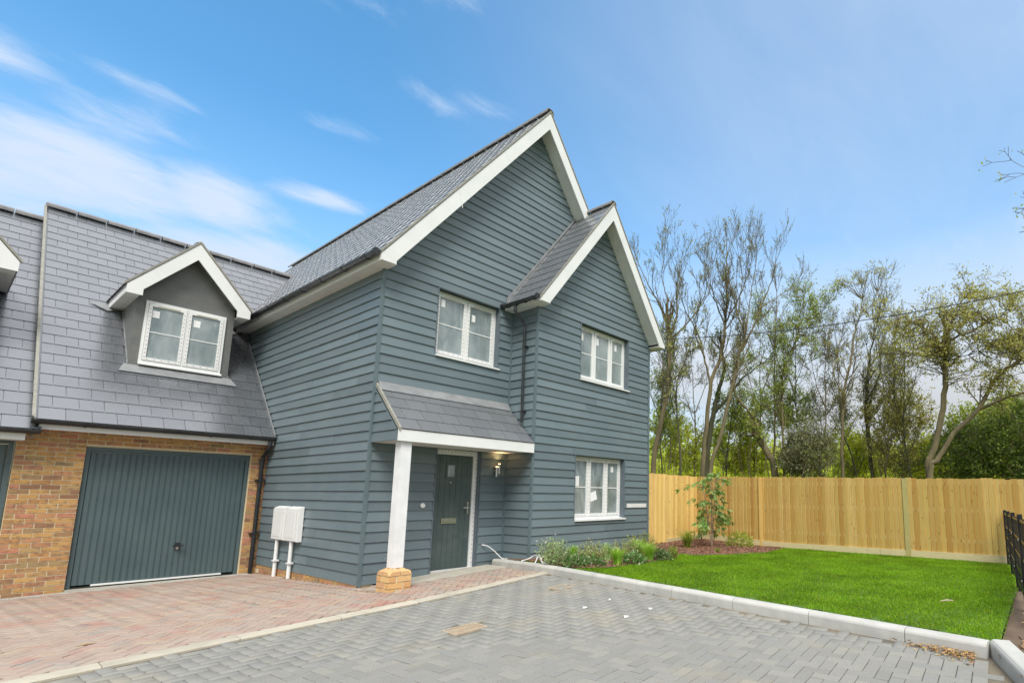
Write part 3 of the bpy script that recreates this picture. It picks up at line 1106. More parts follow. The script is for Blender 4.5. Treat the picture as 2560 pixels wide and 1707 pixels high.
while True:      # boards on the porch cheek
    zb = 2.10 + k * GA
    zt = min(zb + GA, PZ1 - .08)
    if zb > PZ1 - .12:
        break
    ul = lambda z: max(PY + .02, PY + .02 + (z - PZ0 + .06) / (PZ1 - PZ0) * (-PY))
    board_piece(L3(.016), [(ul(zb), zb), (-.035, zb), (-.035, zt), (ul(zt), zt)], zb, GA, porch, True)
    k += 1
# post on its brick plinth
MB().bbox(.078, .236, -.752, -.594, .295, 2.084, .004).build('porch_post', MAT['whitewood'], house)
plx, ply = .157, -.673
pl_ = MB().box(plx - .155, plx + .155, ply - .155, ply + .155, -.1, .215).build('post_plinth', MAT['mortar'], house)
ub = MB().bbox(-.5, .5, -.05, .05, 0, .062, .003)
for cz in range(3):
    z = -.055 + cz * .085
    for side in range(4):
        a = side * math.pi / 2
        for j in (0, 1):
            w = .105 if (j == 0) == (cz % 2 == 0) else .205
            off = -.165 + (w / 2 if j == 0 else .33 - w / 2 - .0)
            u = MB().box(off - w / 2 + .004, off + w / 2 - .004, -.165, -.06, z, z + .075)
            m4 = Matrix.Translation((plx, ply, 0)) @ Matrix.Rotation(a, 4, 'Z')
            link('brick', u.mesh('brick', MAT['brick2']), pl_, mat4=m4)
for side in range(4):
    u = MB()
    z = .20
    u.hexa([(-.163, -.166, z), (-.004, -.166, z), (-.004, -.03, z), (-.163, -.03, z), (-.118, -.166, z + .055), (-.004, -.166, z + .055), (-.004, -.03, z + .10), (-.088, -.03, z + .10)])
    # chamfered cap brick, cut back towards the post
    u.v = [(x, y if zz < z + .01 else max(y, -.166 + (.0 if zz < z + .06 else .08)), zz) for x, y, zz in u.v]
    m4 = Matrix.Translation((plx, ply, 0)) @ Matrix.Rotation(side * math.pi / 2, 4, 'Z')
    link('cap_brick', u.mesh('cap_brick', MAT['brick2']), pl_, mat4=m4)
    u2 = MB().hexa([(.004, -.166, z), (.163, -.166, z), (.163, -.03, z), (.004, -.03, z), (.004, -.166, z + .055), (.118, -.166, z + .055), (.088, -.03, z + .10), (.004, -.03, z + .10)])
    u2.v = [(x, y if zz < z + .01 else max(y, -.166 + (.0 if zz < z + .06 else .08)), zz) for x, y, zz in u2.v]
    link('cap_brick', u2.mesh('cap_brick', MAT['brick2']), pl_, mat4=m4)

# brick footing course showing under the boards of the side wall
bk = MB().box(-.5, .5, 0, 1, 0, 1).mesh('brick', MAT['brick'])
y = .0
i = 0
while y < D - .05:
    w = min(.207, D - .02 - y)
    for c in range(3):
        yy = y + (.1 if c % 2 else 0)
        if yy + w > D - .02:
            continue
        link('brick', bk, foot, mat4=Matrix.Translation((-.018, yy + w / 2, -.0715 * (c + 1) - .004)) @ Matrix.Rotation(math.pi / 2, 4, 'Z') @ Matrix.Diagonal((w - .012, -.1, .061, 1)))
    y += .207

# ================================================================== garage
YE, ZGE = 3.645, 2.392
YGR, ZGR = 8.331, 7.302
GX = -3.09
garage = thing('garage', 'yellow brick garage with slate roof, gabled dormer and dark grey steel door', 'garage', (-1.6, 6.0, -.15))
GD = (-2.472, -.277, -.3, 2.053)
PIERL = -3.197


def brick_wall(parent, x0, x1, z0, z1, holes, Y, name='brick', zoff=0.0, lim=300):
    ub_ = MB().bbox(-.5, .5, -.5, .5, 0, 1, 0.0)
    me = MB().box(-.5, .5, 0, .09, 0, .059).mesh('brick', MAT['brick'])
    CH, P = .0715, .207
    r = 0
    while True:
        z = z0 + r * CH
        if z + .06 > z1:
            break
        segs = [(x0, x1)]
        for (a, b, c, d) in holes:
            if c < z + .05 and d > z + .02:
                ns = []
                for (p, q) in segs:
                    if a > p:
                        ns.append((p, min(a, q)))
                    if b < q:
                        ns.append((max(b, p), q))
                segs = [s for s in ns if s[1] - s[0] > .03]
        for (p, q) in segs:
            u = p - (P / 2 if r % 2 else 0)
            while u < q - .015:
                a, b = max(u, p), min(u + P, q)
                if b - a > .025:
                    link(name, me, parent, mat4=Matrix.Translation(((a + b) / 2, Y + random.uniform(-.0025, .0025), z)) @ Matrix.Diagonal((b - a - (.013 if b < q else .002), 1, 1, 1)))
                u += P
        r += 1


mb = core(garage, PIERL + .003, .006, -.5, 2.34, D + .007, D + .2, [GD])
mb.box(-3.09, -2.9, D + .21, 12, -.5, 2.3)
mb.box(-3.09, 0, 11.8, 12.0, -.5, 2.3)
gw = mb.build('wall', MAT['mortar'], garage)
brick_wall(gw, PIERL, 0.0, -.285, 2.33, [GD], D)
# reveal linings, lintel, door
mb = MB().box(GD[0] + .001, GD[1] - .001, D + .03, D + .05, GD[3] - .016, GD[3] - .001)
mb.build('lintel_trim', MAT['plaque'], garage)
MB().box(GD[0] + .002, GD[1] - .002, D - .08, D + .2, -.5, -.172).build('threshold', MAT['concrete'], garage)
gx0, gx1, gz0, gz1 = GD[0] + .012, GD[1] - .012, -.168, GD[3] - .02
yd = D + .065
mb = MB()
mb.box(gx0, gx0 + .05, yd - .01, yd + .06, gz0, gz1)
mb.box(gx1 - .05, gx1, yd - .01, yd + .06, gz0, gz1)
mb.box(gx0 + .05, gx1 - .05, yd - .01, yd + .06, gz1 - .05, gz1)
mb.build('door_frame', MAT['gdoor'], garage)
a, b = gx0 + .054, gx1 - .054
prof = [(a, yd + .02)]
nr = 26
pw = (b - a) / nr
for i in range(nr):
    q = a + i * pw
    prof += [(q + pw * .30, yd + .02), (q + pw * .36, yd + .006), (q + pw * .50, yd + .006), (q + pw * .56, yd + .02), (q + pw * .62, yd + .02), (q + pw * .68, yd + .006), (q + pw * .82, yd + .006), (q + pw * .88, yd + .02)] if False else \
        [(q + pw * .05, yd + .016), (q + pw * .09, yd + .008), (q + pw * .76, yd + .008), (q + pw * .80, yd + .014), (q + pw * .84, yd + .014), (q + pw * .87, yd + .009), (q + pw * .92, yd + .009), (q + pw * .95, yd + .016)]
prof.append((b, yd + .02))
mb = MB()
mb.prism([(x, y, gz0 + .045) for x, y in prof] + [(b, yd + .05, gz0 + .045), (a, yd + .05, gz0 + .045)], (0, 0, gz1 - gz0 - .10))
gd = mb.build('garage_door', MAT['gdoor'], garage)
MB().box(a, b, yd - .004, yd + .03, gz1 - .088, gz1 - .054).build('top_rail', MAT['gdoor'], gd)
MB().box(a + .22, b - .18, yd - .012, yd + .03, gz0 + .02, gz0 + .046).build('bottom_seal', MAT['white'], gd)
MB().box(a, b, yd - .006, yd + .03, gz0 + .0, gz0 + .019).build('bottom_seal', MAT['black'], gd)
hx = -1.19
mb = MB().box(hx - .03, hx + .03, yd - .012, yd + .01, .34, .46)
mb.tube([(hx, yd - .01, .41), (hx, yd - .055, .41)], .010, 8)
mb.box(hx - .075, hx + .075, yd - .072, yd - .052, .398, .422)
h = mb.build('handle', MAT['black'], gd)
MB().box(hx - .018, hx + .018, yd - .016, yd - .0125, .345, .385).build('lock_plate', MAT['chrome'], h)
# eaves
MB().box(GX + .06, -.03, YE + .055, YE + .075, 2.235, 2.325).build('fascia', MAT['white'], garage)
MB().box(GX + .06, -.03, YE + .077, D - .004, 2.305, 2.322).build('soffit', MAT['soffit'], garage)
gutter(garage, (GX - .02, YE - .005, 2.365), (-.012, YE - .005, 2.365), .06, br=1.05)
mb = MB().tube([(-.112, YE - .005, 2.31), (-.112, YE - .005, 2.22), (-.112, YE + .04, 2.16), (-.112, D - .10, 2.02), (-.112, D - .055, 1.92), (-.112, D - .055, -.165)], .034, 12)
mb.tube([(-.112, D - .055, 1.94), (-.112, D - .055, 1.86)], .042, 12)
dp = mb.build('downpipe', MAT['black'], garage)
for z in (1.55, .55):
    MB().box(-.19, -.035, D - .095, D - .012, z, z + .035).build('pipe_clip', MAT['black'], dp)
# roof
ges = Vector((0, YGR - YE, ZGR - ZGE)).normalized()
glen = math.hypot(YGR - YE, ZGR - ZGE)
mb = MB().prism([(GX, YE + .03, ZGE + .0), (GX, YGR, ZGR - .03), (GX, YGR, ZGR - .13), (GX, YE + .03, ZGE - .06)], (-.012 - GX, 0, 0))
mb.prism([(-.012, 6.3, 5.14), (-.012, YGR, ZGR - .03), (-.012, YGR, ZGR - .1), (-.012, 6.3, 5.08)], (1.5, 0, 0))
mb.prism([(GX, YGR, ZGR - .03), (GX, 13, 2.4), (GX, 13, 2.3), (GX, YGR, ZGR - .13)], (1.0 - GX, 0, 0))
groof = mb.build('roof', MAT['slate_low'], garage)
Bg = basis(Vector((0, YE, ZGE - .012)), Vector((1, 0, 0)), ges)


def g_umax(s):
    z = ZGE + (s + .2) * ges.z
    return -.014 if z < 5.0 else max(-.014, XE + (z - ZE) / TP + .1)


DX0, DX1, DY = -2.049, -.605, 4.757      # dormer
dskip = lambda u, s: DX0 + .1 < u < DX1 - .1 and 1.66 < s < 3.9
slates_objects(slate_cells(lambda s: GX + .03, g_umax, glen, dskip), Bg, groof, [MAT['slate'], MAT['slate_low']])
ridge_run((GX - .01, YGR, ZGR + .025), (1.5, YGR, ZGR + .025), groof)
MB().prism([(GX - .028, YE - .03, ZGE - .035), (GX - .028, YE - .03, ZGE + .012), (GX - .028, YGR, ZGR + .02), (GX - .028, YGR, ZGR - .035)], (.036, 0, 0)).build('verge', MAT['verge'], groof)
# wall beneath the verge, where the roof steps down to the neighbour
MB().prism([(GX, YE + .03, ZGE - .3), (GX, YE + .03, ZGE - .07), (GX, YGR, ZGR - .14), (GX, YGR, ZGR - .6)], (.02, 0, 0)).build('verge_board', MAT['leaddark'], groof)
# flashing against the house wall
MB().prism([(-.045, YE + .02, ZGE + .005), (-.045, 6.15, 5.02), (-.045, 6.15, 5.07), (-.045, YE + .02, ZGE + .06)], (.012, 0, 0)).build('flashing', MAT['lead'], groof)
# dormer
DRZ, DEZ = 6.07, 4.985
DXC = (DX0 + DX1) / 2
DEL, DER = -2.237, 2 * DXC + 2.237
ryz = lambda z: YE + (z - ZGE) / (ges.z / ges.y)
DYV = 4.507
mb = MB()
mb.prism([(DX0, DY, 3.46), (DX1, DY, 3.46), (DX1, DY, 5.05), (DXC, DY, 5.86), (DX0, DY, 5.05)], (0, .0, 0)) if False else None
W_D = (-1.925, -.735, 3.632, 4.795)
mc = core(garage, DX0, DX1, 3.52, 5.0, DY, DY + .12, [W_D])
mc.prism([(DX0, DY, 5.0), (DX1, DY, 5.0), (DX1, DY, 5.06), (DXC, DY, 5.92), (DX0, DY, 5.06)], (0, .12, 0))
for xx in (DX0, DX1 - .05):
    mc.prism([(xx, DY + .121, 3.52), (xx, ryz(3.52) + .15, 3.52), (xx, ryz(5.05) + .1, 5.05), (xx, DY + .121, 5.05)], (.05, 0, 0))
dormer = mc.build('dormer', MAT['leaddark'], garage)
sp = (DRZ - DEZ) / (DXC - DEL)
for sgn in (1, -1):
    X_ = lambda x: DXC + sgn * (x - DXC)
    mb = MB().prism([(X_(DEL), DYV + .02, DEZ - .02), (X_(DXC), DYV + .02, DRZ - .02), (X_(DXC), DYV + .02, DRZ - .10), (X_(DEL), DYV + .02, DEZ - .09)], (0, 2.75, 0))
    mb.build('dormer_roof', MAT['slate_low'], dormer)
    e_s = Vector((sgn * (DXC - DEL), 0, DRZ - DEZ)).normalized()
    Bd = basis(Vector((X_(DEL - .02), 7.25 if sgn > 0 else DYV, DEZ - .02)), Vector((0, -sgn, 0)), e_s)
    slates_stuff(slate_cells(lambda s: 0, lambda s: 7.25 - DYV, math.hypot(DXC - DEL, DRZ - DEZ) + .02), Bd, dormer, MAT['slate_low'])
    MB().prism([(X_(DEL - .03), DYV - .012, DEZ + .0), (X_(DXC), DYV - .012, DRZ + .035), (X_(DXC), DYV - .012, DRZ - .01), (X_(DEL - .03), DYV - .012, DEZ - .045)], (0, .06, 0)).build('verge', MAT['verge'], dormer)
    poly = [(DEL, DEZ - .03), (DXC, DRZ - .02)], [(DXC, DRZ - .34), (-2.02, DEZ + (DEL + 2.02) * -sp * -1 * -1 + .44 - .345 if False else DEZ + (-2.02 - DEL) * sp - .33), (-2.02, 4.80), (DEL, 4.80)]
    MB().prism([(X_(x), DYV, z) for x, z in poly[0] + poly[1]], (0, .03, 0)).build('bargeboard', MAT['white'], dormer)
    xa, xb = sorted((X_(DEL + .001), X_(DEL + .014)))
    MB().box(xa, xb, DYV + .032, 6.1, 4.80, DEZ - .04).build('fascia', MAT['white'], dormer)
    xa, xb = sorted((X_(DEL + .016), X_(DX0 - .002)))
    MB().box(xa, xb, DYV + .032, 6.05, 4.803, 4.82).build('soffit', MAT['soffit'], dormer)
    xa, xb = X_(-2.0), X_(DXC)
    MB().prism([(xa, DYV + .03, DEZ + (-2.0 - DEL) * sp - .29), (xb, DYV + .03, DRZ - .29), (xb, DYV + .03, DRZ - .275), (xa, DYV + .03, DEZ + (-2.0 - DEL) * sp - .275)], (0, .22, 0)).build('soffit', MAT['leaddark'], dormer)
    # lead saddle at the foot of the dormer valley
    q = Bg @ Vector((X_(DEL) - sgn * .17, (ryz(4.86) - YE) / ges.y, .03))
    mb = MB().prism([Bg @ Vector((X_(DEL) - sgn * .02, (ryz(4.80) - YE) / ges.y - .13, .028)), Bg @ Vector((X_(DEL) + sgn * .2, (ryz(4.80) - YE) / ges.y + .0, .028)), Bg @ Vector((X_(DEL) - sgn * .0, (ryz(4.80) - YE) / ges.y + .1, .03)), Bg @ Vector((X_(DEL) - sgn * .26, (ryz(4.80) - YE) / ges.y + .05, .028))], (0, 0, .004))
    mb.build('flashing', MAT['lead'], dormer)
ridge_run((DXC, DYV + .03, DRZ + .0), (DXC, 7.05, DRZ + .0), dormer, .45, .06)
# apron and side flashings
s0 = (DY - YE) / ges.y
mb = MB().prism([Bg @ Vector((DX0 - .12, s0 - .20, .024)), Bg @ Vector((DX1 + .13, s0 - .20, .024)), Bg @ Vector((DX1 + .05, s0 + .02, .024)), Bg @ Vector((DX0 - .05, s0 + .02, .024))], ges.cross(Vector((1, 0, 0))) * -.006)
mb.build('flashing', MAT['lead'], dormer)
for xx in (DX0 - .012, DX1 - .002):
    MB().prism([Bg @ Vector((xx, s0, .02)), Bg @ Vector((xx + .014, s0, .02)), Bg @ Vector((xx + .014, s0 + 1.75, .02)), Bg @ Vector((xx, s0 + 1.75, .02))], (0, 0, .05)).build('flashing', MAT['lead'], dormer)
window(garage, DY, W_D, [1, 1], stickers=[(.13, .80, .10, .13, 0), (.63, .78, .10, .13, 0)], reveal=False, depth=-.03, sill_over=.02)
MB().box(-1.3, -.85, DY - .012, DY - .002, 3.555, 3.59).build('packer_strip', MAT['lead'], dormer)

# ================================================================== neighbouring garage, lower by a step
DZ = -.155
NX = GX + .06
nb = thing('garage', 'neighbouring brick garage with lower slate roof at the left edge', 'garage', (-5.0, 6.0, -.2))
nz = 6.96 - ZGR
nes = Vector((0, YGR - YE, ZGR + nz - ZGE - DZ)).normalized()
nlen = math.hypot(YGR - YE, ZGR + nz - ZGE - DZ)
mb = core(nb, -6.2, PIERL, -.5, 2.18, D + .007, D + .2, [(-5.4, PIERL - .0, -.6, 2.087 - .0)])
mb.box(-6.2, -6.0, D + .21, 12, -.5, 2.1)
nw = mb.build('wall', MAT['mortar'], nb)
brick_wall(nw, -6.2, PIERL - .003, -.3, 2.2, [(-5.4, PIERL, -.6, 2.087)], D)
NG = (-5.4, PIERL)
mb = MB()
mb.box(NG[1] - .062, NG[1] - .012, yd - .01, yd + .06, -.2, 2.067)
mb.box(NG[0] + .012, NG[1] - .062, yd - .01, yd + .06, 2.017, 2.067)
mb.build('door_frame', MAT['gdoor'], nb)
MB().box(NG[0], NG[1] - .001, D + .03, D + .05, 2.071, 2.086).build('lintel_trim', MAT['plaque'], nb)
a, b = NG[0] + .064, NG[1] - .066
prof = [(a, yd + .02)]
pw = (b - a) / nr
for i in range(nr):
    q = a + i * pw
    prof += [(q + pw * .05, yd + .016), (q + pw * .09, yd + .008), (q + pw * .76, yd + .008), (q + pw * .80, yd + .014), (q + pw * .84, yd + .014), (q + pw * .87, yd + .009), (q + pw * .92, yd + .009), (q + pw * .95, yd + .016)]
prof.append((b, yd + .02))
MB().prism([(x, y, -.16) for x, y in prof] + [(b, yd + .05, -.16), (a, yd + .05, -.16)], (0, 0, 2.16)).build('garage_door', MAT['gdoor'], nb)
MB().box(-6.2, GX - .05, YE + .055, YE + .075, 2.235 + DZ - .02, 2.325 + DZ).build('fascia', MAT['white'], nb)
MB().box(-6.2, GX - .05, YE + .077, D - .004, 2.235 + DZ - .02, 2.25 + DZ - .02).build('soffit', MAT['soffit'], nb)
gutter(nb, (-6.2, YE - .005, 2.365 + DZ), (GX + .07, YE - .005, 2.365 + DZ), .06, br=1.2)
mb = MB().prism([(-6.2, YE + .03, ZGE + DZ), (-6.2, YGR, ZGR + nz - .03), (-6.2, YGR, ZGR + nz - .13), (-6.2, YE + .03, ZGE + DZ - .06)], (6.2 + NX, 0, 0))
mb.prism([(-6.2, YGR, ZGR + nz - .03), (-6.2, 13, 2.2), (-6.2, 13, 2.1), (-6.2, YGR, ZGR + nz - .13)], (6.2 + NX, 0, 0))
nroof = mb.build('roof', MAT['slate_low'], nb)
Bn = basis(Vector((0, YE, ZGE + DZ - .012)), Vector((1, 0, 0)), nes)
cells = slate_cells(lambda s: -6.2, lambda s: NX, nlen)
vis, rest = [], []
for c in cells:
    p = proj(Bn @ Vector((c[0] + c[2] / 2, c[1], 0)))
    (vis if p and p[0] > -5 and len(vis) < 300 else rest).append(c)
slates_objects(vis, Bn, nroof, [MAT['slate'], MAT['slate_low']])
slates_stuff(rest, Bn, nroof, MAT['slate'])
ridge_run((-6.2, YGR, ZGR + nz + .025), (NX + .0, YGR, ZGR + nz + .025), nroof)
# its dormer: only the right eaves corner shows
EX = -3.455
OX = EX - DER          # shift of the neighbour's dormer against ours
NDZ = -.07
mb = MB()
dc = DXC + OX
mb.box(DX0 + OX, DX1 + OX, DY, DY + .1, 3.3, 4.98)
mb.prism([(DX1 + OX - .05, DY + .101, 3.3), (DX1 + OX - .05, ryz(3.4) + .2, 3.3), (DX1 + OX - .05, ryz(5.2), 4.98), (DX1 + OX - .05, DY + .101, 4.98)], (.05, 0, 0))
mb.prism([(DX0 + OX, DY, 4.981), (DX1 + OX, DY, 4.981), (dc, DY, 5.8)], (0, .1, 0))
nd = mb.build('dormer', MAT['leaddark'], nb)
for sgn in (1, -1):
    X_ = lambda x: dc + sgn * (x + OX - dc)
    h_ = NDZ
    MB().prism([(X_(DEL), DYV + .02, DEZ - .02 + h_), (X_(DXC), DYV + .02, DRZ - .02 + h_), (X_(DXC), DYV + .02, DRZ - .10 + h_), (X_(DEL), DYV + .02, DEZ - .09 + h_)], (0, 2.75, 0)).build('dormer_roof', MAT['slate_low'], nd)
    MB().prism([(X_(DEL - .03), DYV - .012, DEZ + h_), (X_(DXC), DYV - .012, DRZ + .035 + h_), (X_(DXC), DYV - .012, DRZ - .01 + h_), (X_(DEL - .03), DYV - .012, DEZ - .045 + h_)], (0, .06, 0)).build('verge', MAT['verge'], nd)
    pts = [(DEL, DEZ - .03), (DXC, DRZ - .02), (DXC, DRZ - .34), (-2.02, DEZ + (-2.02 - DEL) * sp - .33), (-2.02, 4.80), (DEL, 4.80)]
    MB().prism([(X_(x), DYV, z + h_) for x, z in pts], (0, .03, 0)).build('bargeboard', MAT['white'], nd)
    xa, xb = sorted((X_(DEL + .001), X_(DEL + .014)))
    MB().box(xa, xb, DYV + .032, 6.1, 4.80 + h_, DEZ - .04 + h_).build('fascia', MAT['leaddark'], nd)
    xa, xb = sorted((X_(DEL + .016), X_(DX0 - .002)))
    MB().box(xa, xb, DYV + .032, 6.05, 4.803 + h_, 4.82 + h_).build('soffit', MAT['soffit'], nd)
# ================================================================== ground


def Gz(x, y):
    b = .025 if x < 0 else .045
    return -.03 + b * x - .033 * max(y, -1.5) - .003 * min(x, 0) * max(y, 0)


def strip_y(x):
    return -1.92 + .054 * x


K0, K1 = (2.27, -.10), (1.22, -7.72)


def kerb_x(y):
    return K0[0] + (K1[0] - K0[0]) * (y - K0[1]) / (K1[1] - K0[1])


def kerb_top(y):
    return Gz(kerb_x(y), y) + .11


def Lz(x, y):
    a = kerb_top(max(min(y, -.3), -7.8)) - .012
    zf = .105 + .09 * min(1, max(0, (y + 2.4) / 2.0))
    t = min(1, max(0, (x - kerb_x(y) - .125) / 6.2))
    return a + (zf - a) * t


def on_ground(u, v, fz, it=40):
    z = .1
    for _ in range(it):
        q = on_z(u, v, z)
        z = .5 * z + .5 * fz(q.x, q.y)
    return Vector((q.x, q.y, fz(q.x, q.y)))


def grid_sheet(name, x0, x1, y0, y1, step, fz, mat, keep, **kw):
    nx, ny = int(round((x1 - x0) / step)), int(round((y1 - y0) / step))
    V, Fc = [], []
    for j in range(ny + 1):
        for i in range(nx + 1):
            x, y = x0 + (x1 - x0) * i / nx, y0 + (y1 - y0) * j / ny
            V.append((x, y, fz(x, y)))
    for j in range(ny):
        for i in range(nx):
            cx, cy = x0 + (x1 - x0) * (i + .5) / nx, y0 + (y1 - y0) * (j + .5) / ny
            if keep(cx, cy):
                a = j * (nx + 1) + i
                Fc.append((a, a + 1, a + nx + 2, a + nx + 1))
    me = bpy.data.meshes.new(name)
    me.from_pydata(V, [], Fc)
    me.materials.append(mat)
    me.update()
    return link(name, me, None, **kw)


R_ = 1500
gm = MB().poly([(-R_, -R_, -.55), (R_, -R_, -.55), (R_, R_, -.55), (-R_, R_, -.55)])
gm.build('ground', MAT['field'], kind='structure')
drive = grid_sheet('driveway', -7.0, 2.5, -2.2, 4.2, .1, lambda x, y: Gz(x, y) - .013, MAT['joint_red'], lambda x, y: y > strip_y(x) - .05 and (y < D + .1 if x < .1 else y < .08), kind='structure')
road = grid_sheet('road', -8.0, 2.5, -13.0, -1.7, .25, lambda x, y: Gz(x, y) - .013, MAT['joint'], lambda x, y: y < strip_y(x) + .2 and x < kerb_x(y) + .2, kind='structure')

MH = [(-.585, -3.425, .37, .235), (1.39, -2.74, .235, .235)]


def herring(angle, a, org, ext):
    """cell centres, long-axis flag of a herringbone bond"""
    c, s = math.cos(angle), math.sin(angle)
    n = int(ext / a)
    out = []
    for r in range(-n, n):
        for q in range(-n, n):
            d = (q - r) % 4
            if d == 0:
                u, v, h = q + 1.0, r + .5, 0
            elif d == 3:
                u, v, h = q + .5, r + 1.0, 1
            else:
                continue
            u, v = u * a, v * a
            out.append((org[0] + c * u - s * v, org[1] + s * u + c * v, angle + h * math.pi / 2))
    return out


def pave(parent, cells, mat, keep, L=.2, Wd=.1, gap=.005, name='paver', depth=.045, lim=300):
    us = MB().bbox(-L / 2 + gap / 2, L / 2 - gap / 2, -Wd / 2 + gap / 2, Wd / 2 - gap / 2, -depth, 0, .0045)
    me = us.mesh(name, mat)
    V0_ = np.array(us.v)
    F0 = np.array(us.f)
    good = []
    for (x, y, a) in cells:
        if not keep(x, y):
            continue
        z = Gz(x, y)
        p = proj((x, y, z))
        dist = (Vector((x, y, z)) - CAM_LOC).length
        inv = p and -20 < p[0] < 2580 and p[1] < 1730
        good.append((0 if inv else 1, dist, x, y, z, a))
    good.sort()
    for i, (k, dist, x, y, z, a) in enumerate(good[:lim]):
        gx = (Gz(x + .1, y) - Gz(x - .1, y)) / .2
        gy = (Gz(x, y + .1) - Gz(x, y - .1)) / .2
        nrm = Vector((-gx + random.gauss(0, .006), -gy + random.gauss(0, .006), 1)).normalized()
        q = Vector((0, 0, 1)).rotation_difference(nrm).to_matrix().to_4x4()
        link(name, me, parent, mat4=Matrix.Translation((x, y, z + random.gauss(0, .0012))) @ q @ Matrix.Rotation(a + random.gauss(0, .006), 4, 'Z'))
    rest = np.array([g[2:] for g in good[lim:]])
    if len(rest):
        n = len(rest)
        x, y, z, a = rest.T
        a = a + RNG.normal(0, .006, n)
        ca, sa = np.cos(a), np.sin(a)
        X = x[:, None] + ca[:, None] * V0_[:, 0] - sa[:, None] * V0_[:, 1]
        Y = y[:, None] + sa[:, None] * V0_[:, 0] + ca[:, None] * V0_[:, 1]
        gz = np.vectorize(Gz)
        gx = (gz(x + .1, y) - gz(x - .1, y)) / .2
        gy = (gz(x, y + .1) - gz(x, y - .1)) / .2
        gx = gx + RNG.normal(0, .006, n)
        gy = gy + RNG.normal(0, .006, n)
        Z = z[:, None] + V0_[:, 2][None] + gx[:, None] * (X - x[:, None]) + gy[:, None] * (Y - y[:, None]) + RNG.normal(0, .0012, (n, 1))
        VV = np.stack([X, Y, Z], 2).reshape(-1, 3)
        FF = (F0[None] + len(V0_) * np.arange(n)[:, None, None]).reshape(-1, 4)
        link(name + 's', fast_mesh(name + 's', VV, FF, mat), parent, kind='stuff')


def keep_road(x, y):
    if y > strip_y(x) - .065 or x > kerb_x(y) - .055 or y < -9.5 or x < -6.5:
        return False
    if y < -7.72 + .32 * (x - 1.2) + .03:
        return False
    return not any(abs(x - m[0]) < m[2] / 2 + .03 and abs(y - m[1]) < m[3] / 2 + .03 for m in MH)


pave(road, herring(math.radians(3.1), .1, (-2, -5.5), 9), MAT['paver_grey'], keep_road)


def keep_drive(x, y):
    if y < strip_y(x) + .17 + .06 or x < -6.3:
        return False
    if x < .0:
        return x < -.06 and y < D - .22
    return y < (-.54 - .05 * (x - .4) if x > .30 else -.06) and x < kerb_x(y) - .07 and not (abs(x - plx) < .22 and abs(y - ply) < .22)


pave(drive, herring(math.radians(48), .1, (-2, 1), 9), MAT['paver_red'], keep_drive)

# pale edging between drive and road: stones laid end to end
edging = MB().prism([(-6.5, strip_y(-6.5) + .01, -.4), (2.2, strip_y(2.2) + .01, -.4), (2.2, strip_y(2.2) + .16, -.4), (-6.5, strip_y(-6.5) + .16, -.4)], (0, 0, .15)).build('edging', MAT['joint'], kind='structure')
x = -6.6
while x < 2.05:
    xb = min(x + .915, 2.12)
    mb = MB()
    pts = []
    for zz, i0 in ((-.12, 0), (.004, 0), (.014, .01)):
        for (px_, off) in ((x + .003, i0), (xb - .003, i0), (xb - .003, .165 - i0), (x + .003, .165 - i0)):
            yy = strip_y(px_) + off
            pts.append((px_, yy, Gz(px_, yy) + zz))
    mb.v = pts
    mb.f = [(3, 2, 1, 0), (8, 9, 10, 11)] + [(k + i, k + (i + 1) % 4, k + 4 + (i + 1) % 4, k + 4 + i) for k in (0, 4) for i in range(4)]
    mb.build('edging_stone', MAT['edging'], edging)
    x = xb

# kerbs
kerb = MB().poly([(K0[0] + .02, K0[1], -.1), (K1[0] + .02, K1[1], -.1), (K1[0] + .11, K1[1], -.1), (K0[0] + .11, K0[1], -.1)]).build('kerb', MAT['joint'], kind='structure')


def kerb_stone(p, q, side, parent, h=.11, w=.125):
    """stone from p to q (x,y), body on the given side (unit vector), battered top edge on the road side"""
    mb = MB()
    prof = [(0, -.15), (0, h - .035), (.006, h - .02), (.022, h - .004), (.035, h), (w - .008, h), (w, h - .01), (w, -.15)]
    a, b = Vector((*p, 0)), Vector((*q, 0))
    e = (b - a).normalized() * .0035
    n = len(prof)
    for c in (a + e, b - e):
        g = Gz(c.x, c.y)
        mb.v += [(c.x + side[0] * t, c.y + side[1] * t, g + z) for t, z in prof]
    mb.f = [tuple(range(n))[::-1], tuple(range(n, 2 * n))] + [(i, (i + 1) % n, n + (i + 1) % n, n + i) for i in range(n)]
    mb.build('kerb_stone', MAT['kerb'], parent)


kd = Vector((K1[0] - K0[0], K1[1] - K0[1]))
kl = kd.length
kd.normalize()
side = Vector((-kd.y, kd.x))
if side.x < 0:
    side = -side
s = 0.0
for ln in [.55, .8, .55, .9, .9, .62, .915, .915, .915, .78]:
    e = min(s + ln, kl)
    kerb_stone((K0[0] + kd.x * s, K0[1] + kd.y * s), (K0[0] + kd.x * e, K0[1] + kd.y * e), side, kerb)
    s = e
    if s >= kl - .01:
        break
p = Vector((K1[0] + .10, K1[1] - .01))
kd2 = Vector((-.95, -.31)).normalized()
side2 = Vector((-kd2.y, kd2.x))
if side2.y > 0:
    side2 = -side2
for i in range(4):
    q = p + kd2 * .915
    kerb_stone(tuple(p), tuple(q), side2, kerb, h=.12, w=.15)
    p = q

# lawn and planting bed
BED = [(2.2, -.2), (2.38, -1.3)]
for uv in [(1420, 1420), (1444, 1421), (1525, 1419), (1593, 1409.5), (1662, 1400), (1689, 1394), (1697, 1384), (1740, 1388), (1804, 1387), (1880, 1383), (1918, 1381), (1951, 1373)]:
    q = on_ground(*uv, Lz)
    BED.append((q.x, q.y))
BED += [(8.9, -3.0), (8.9, -.3), (6.0, -.3)]


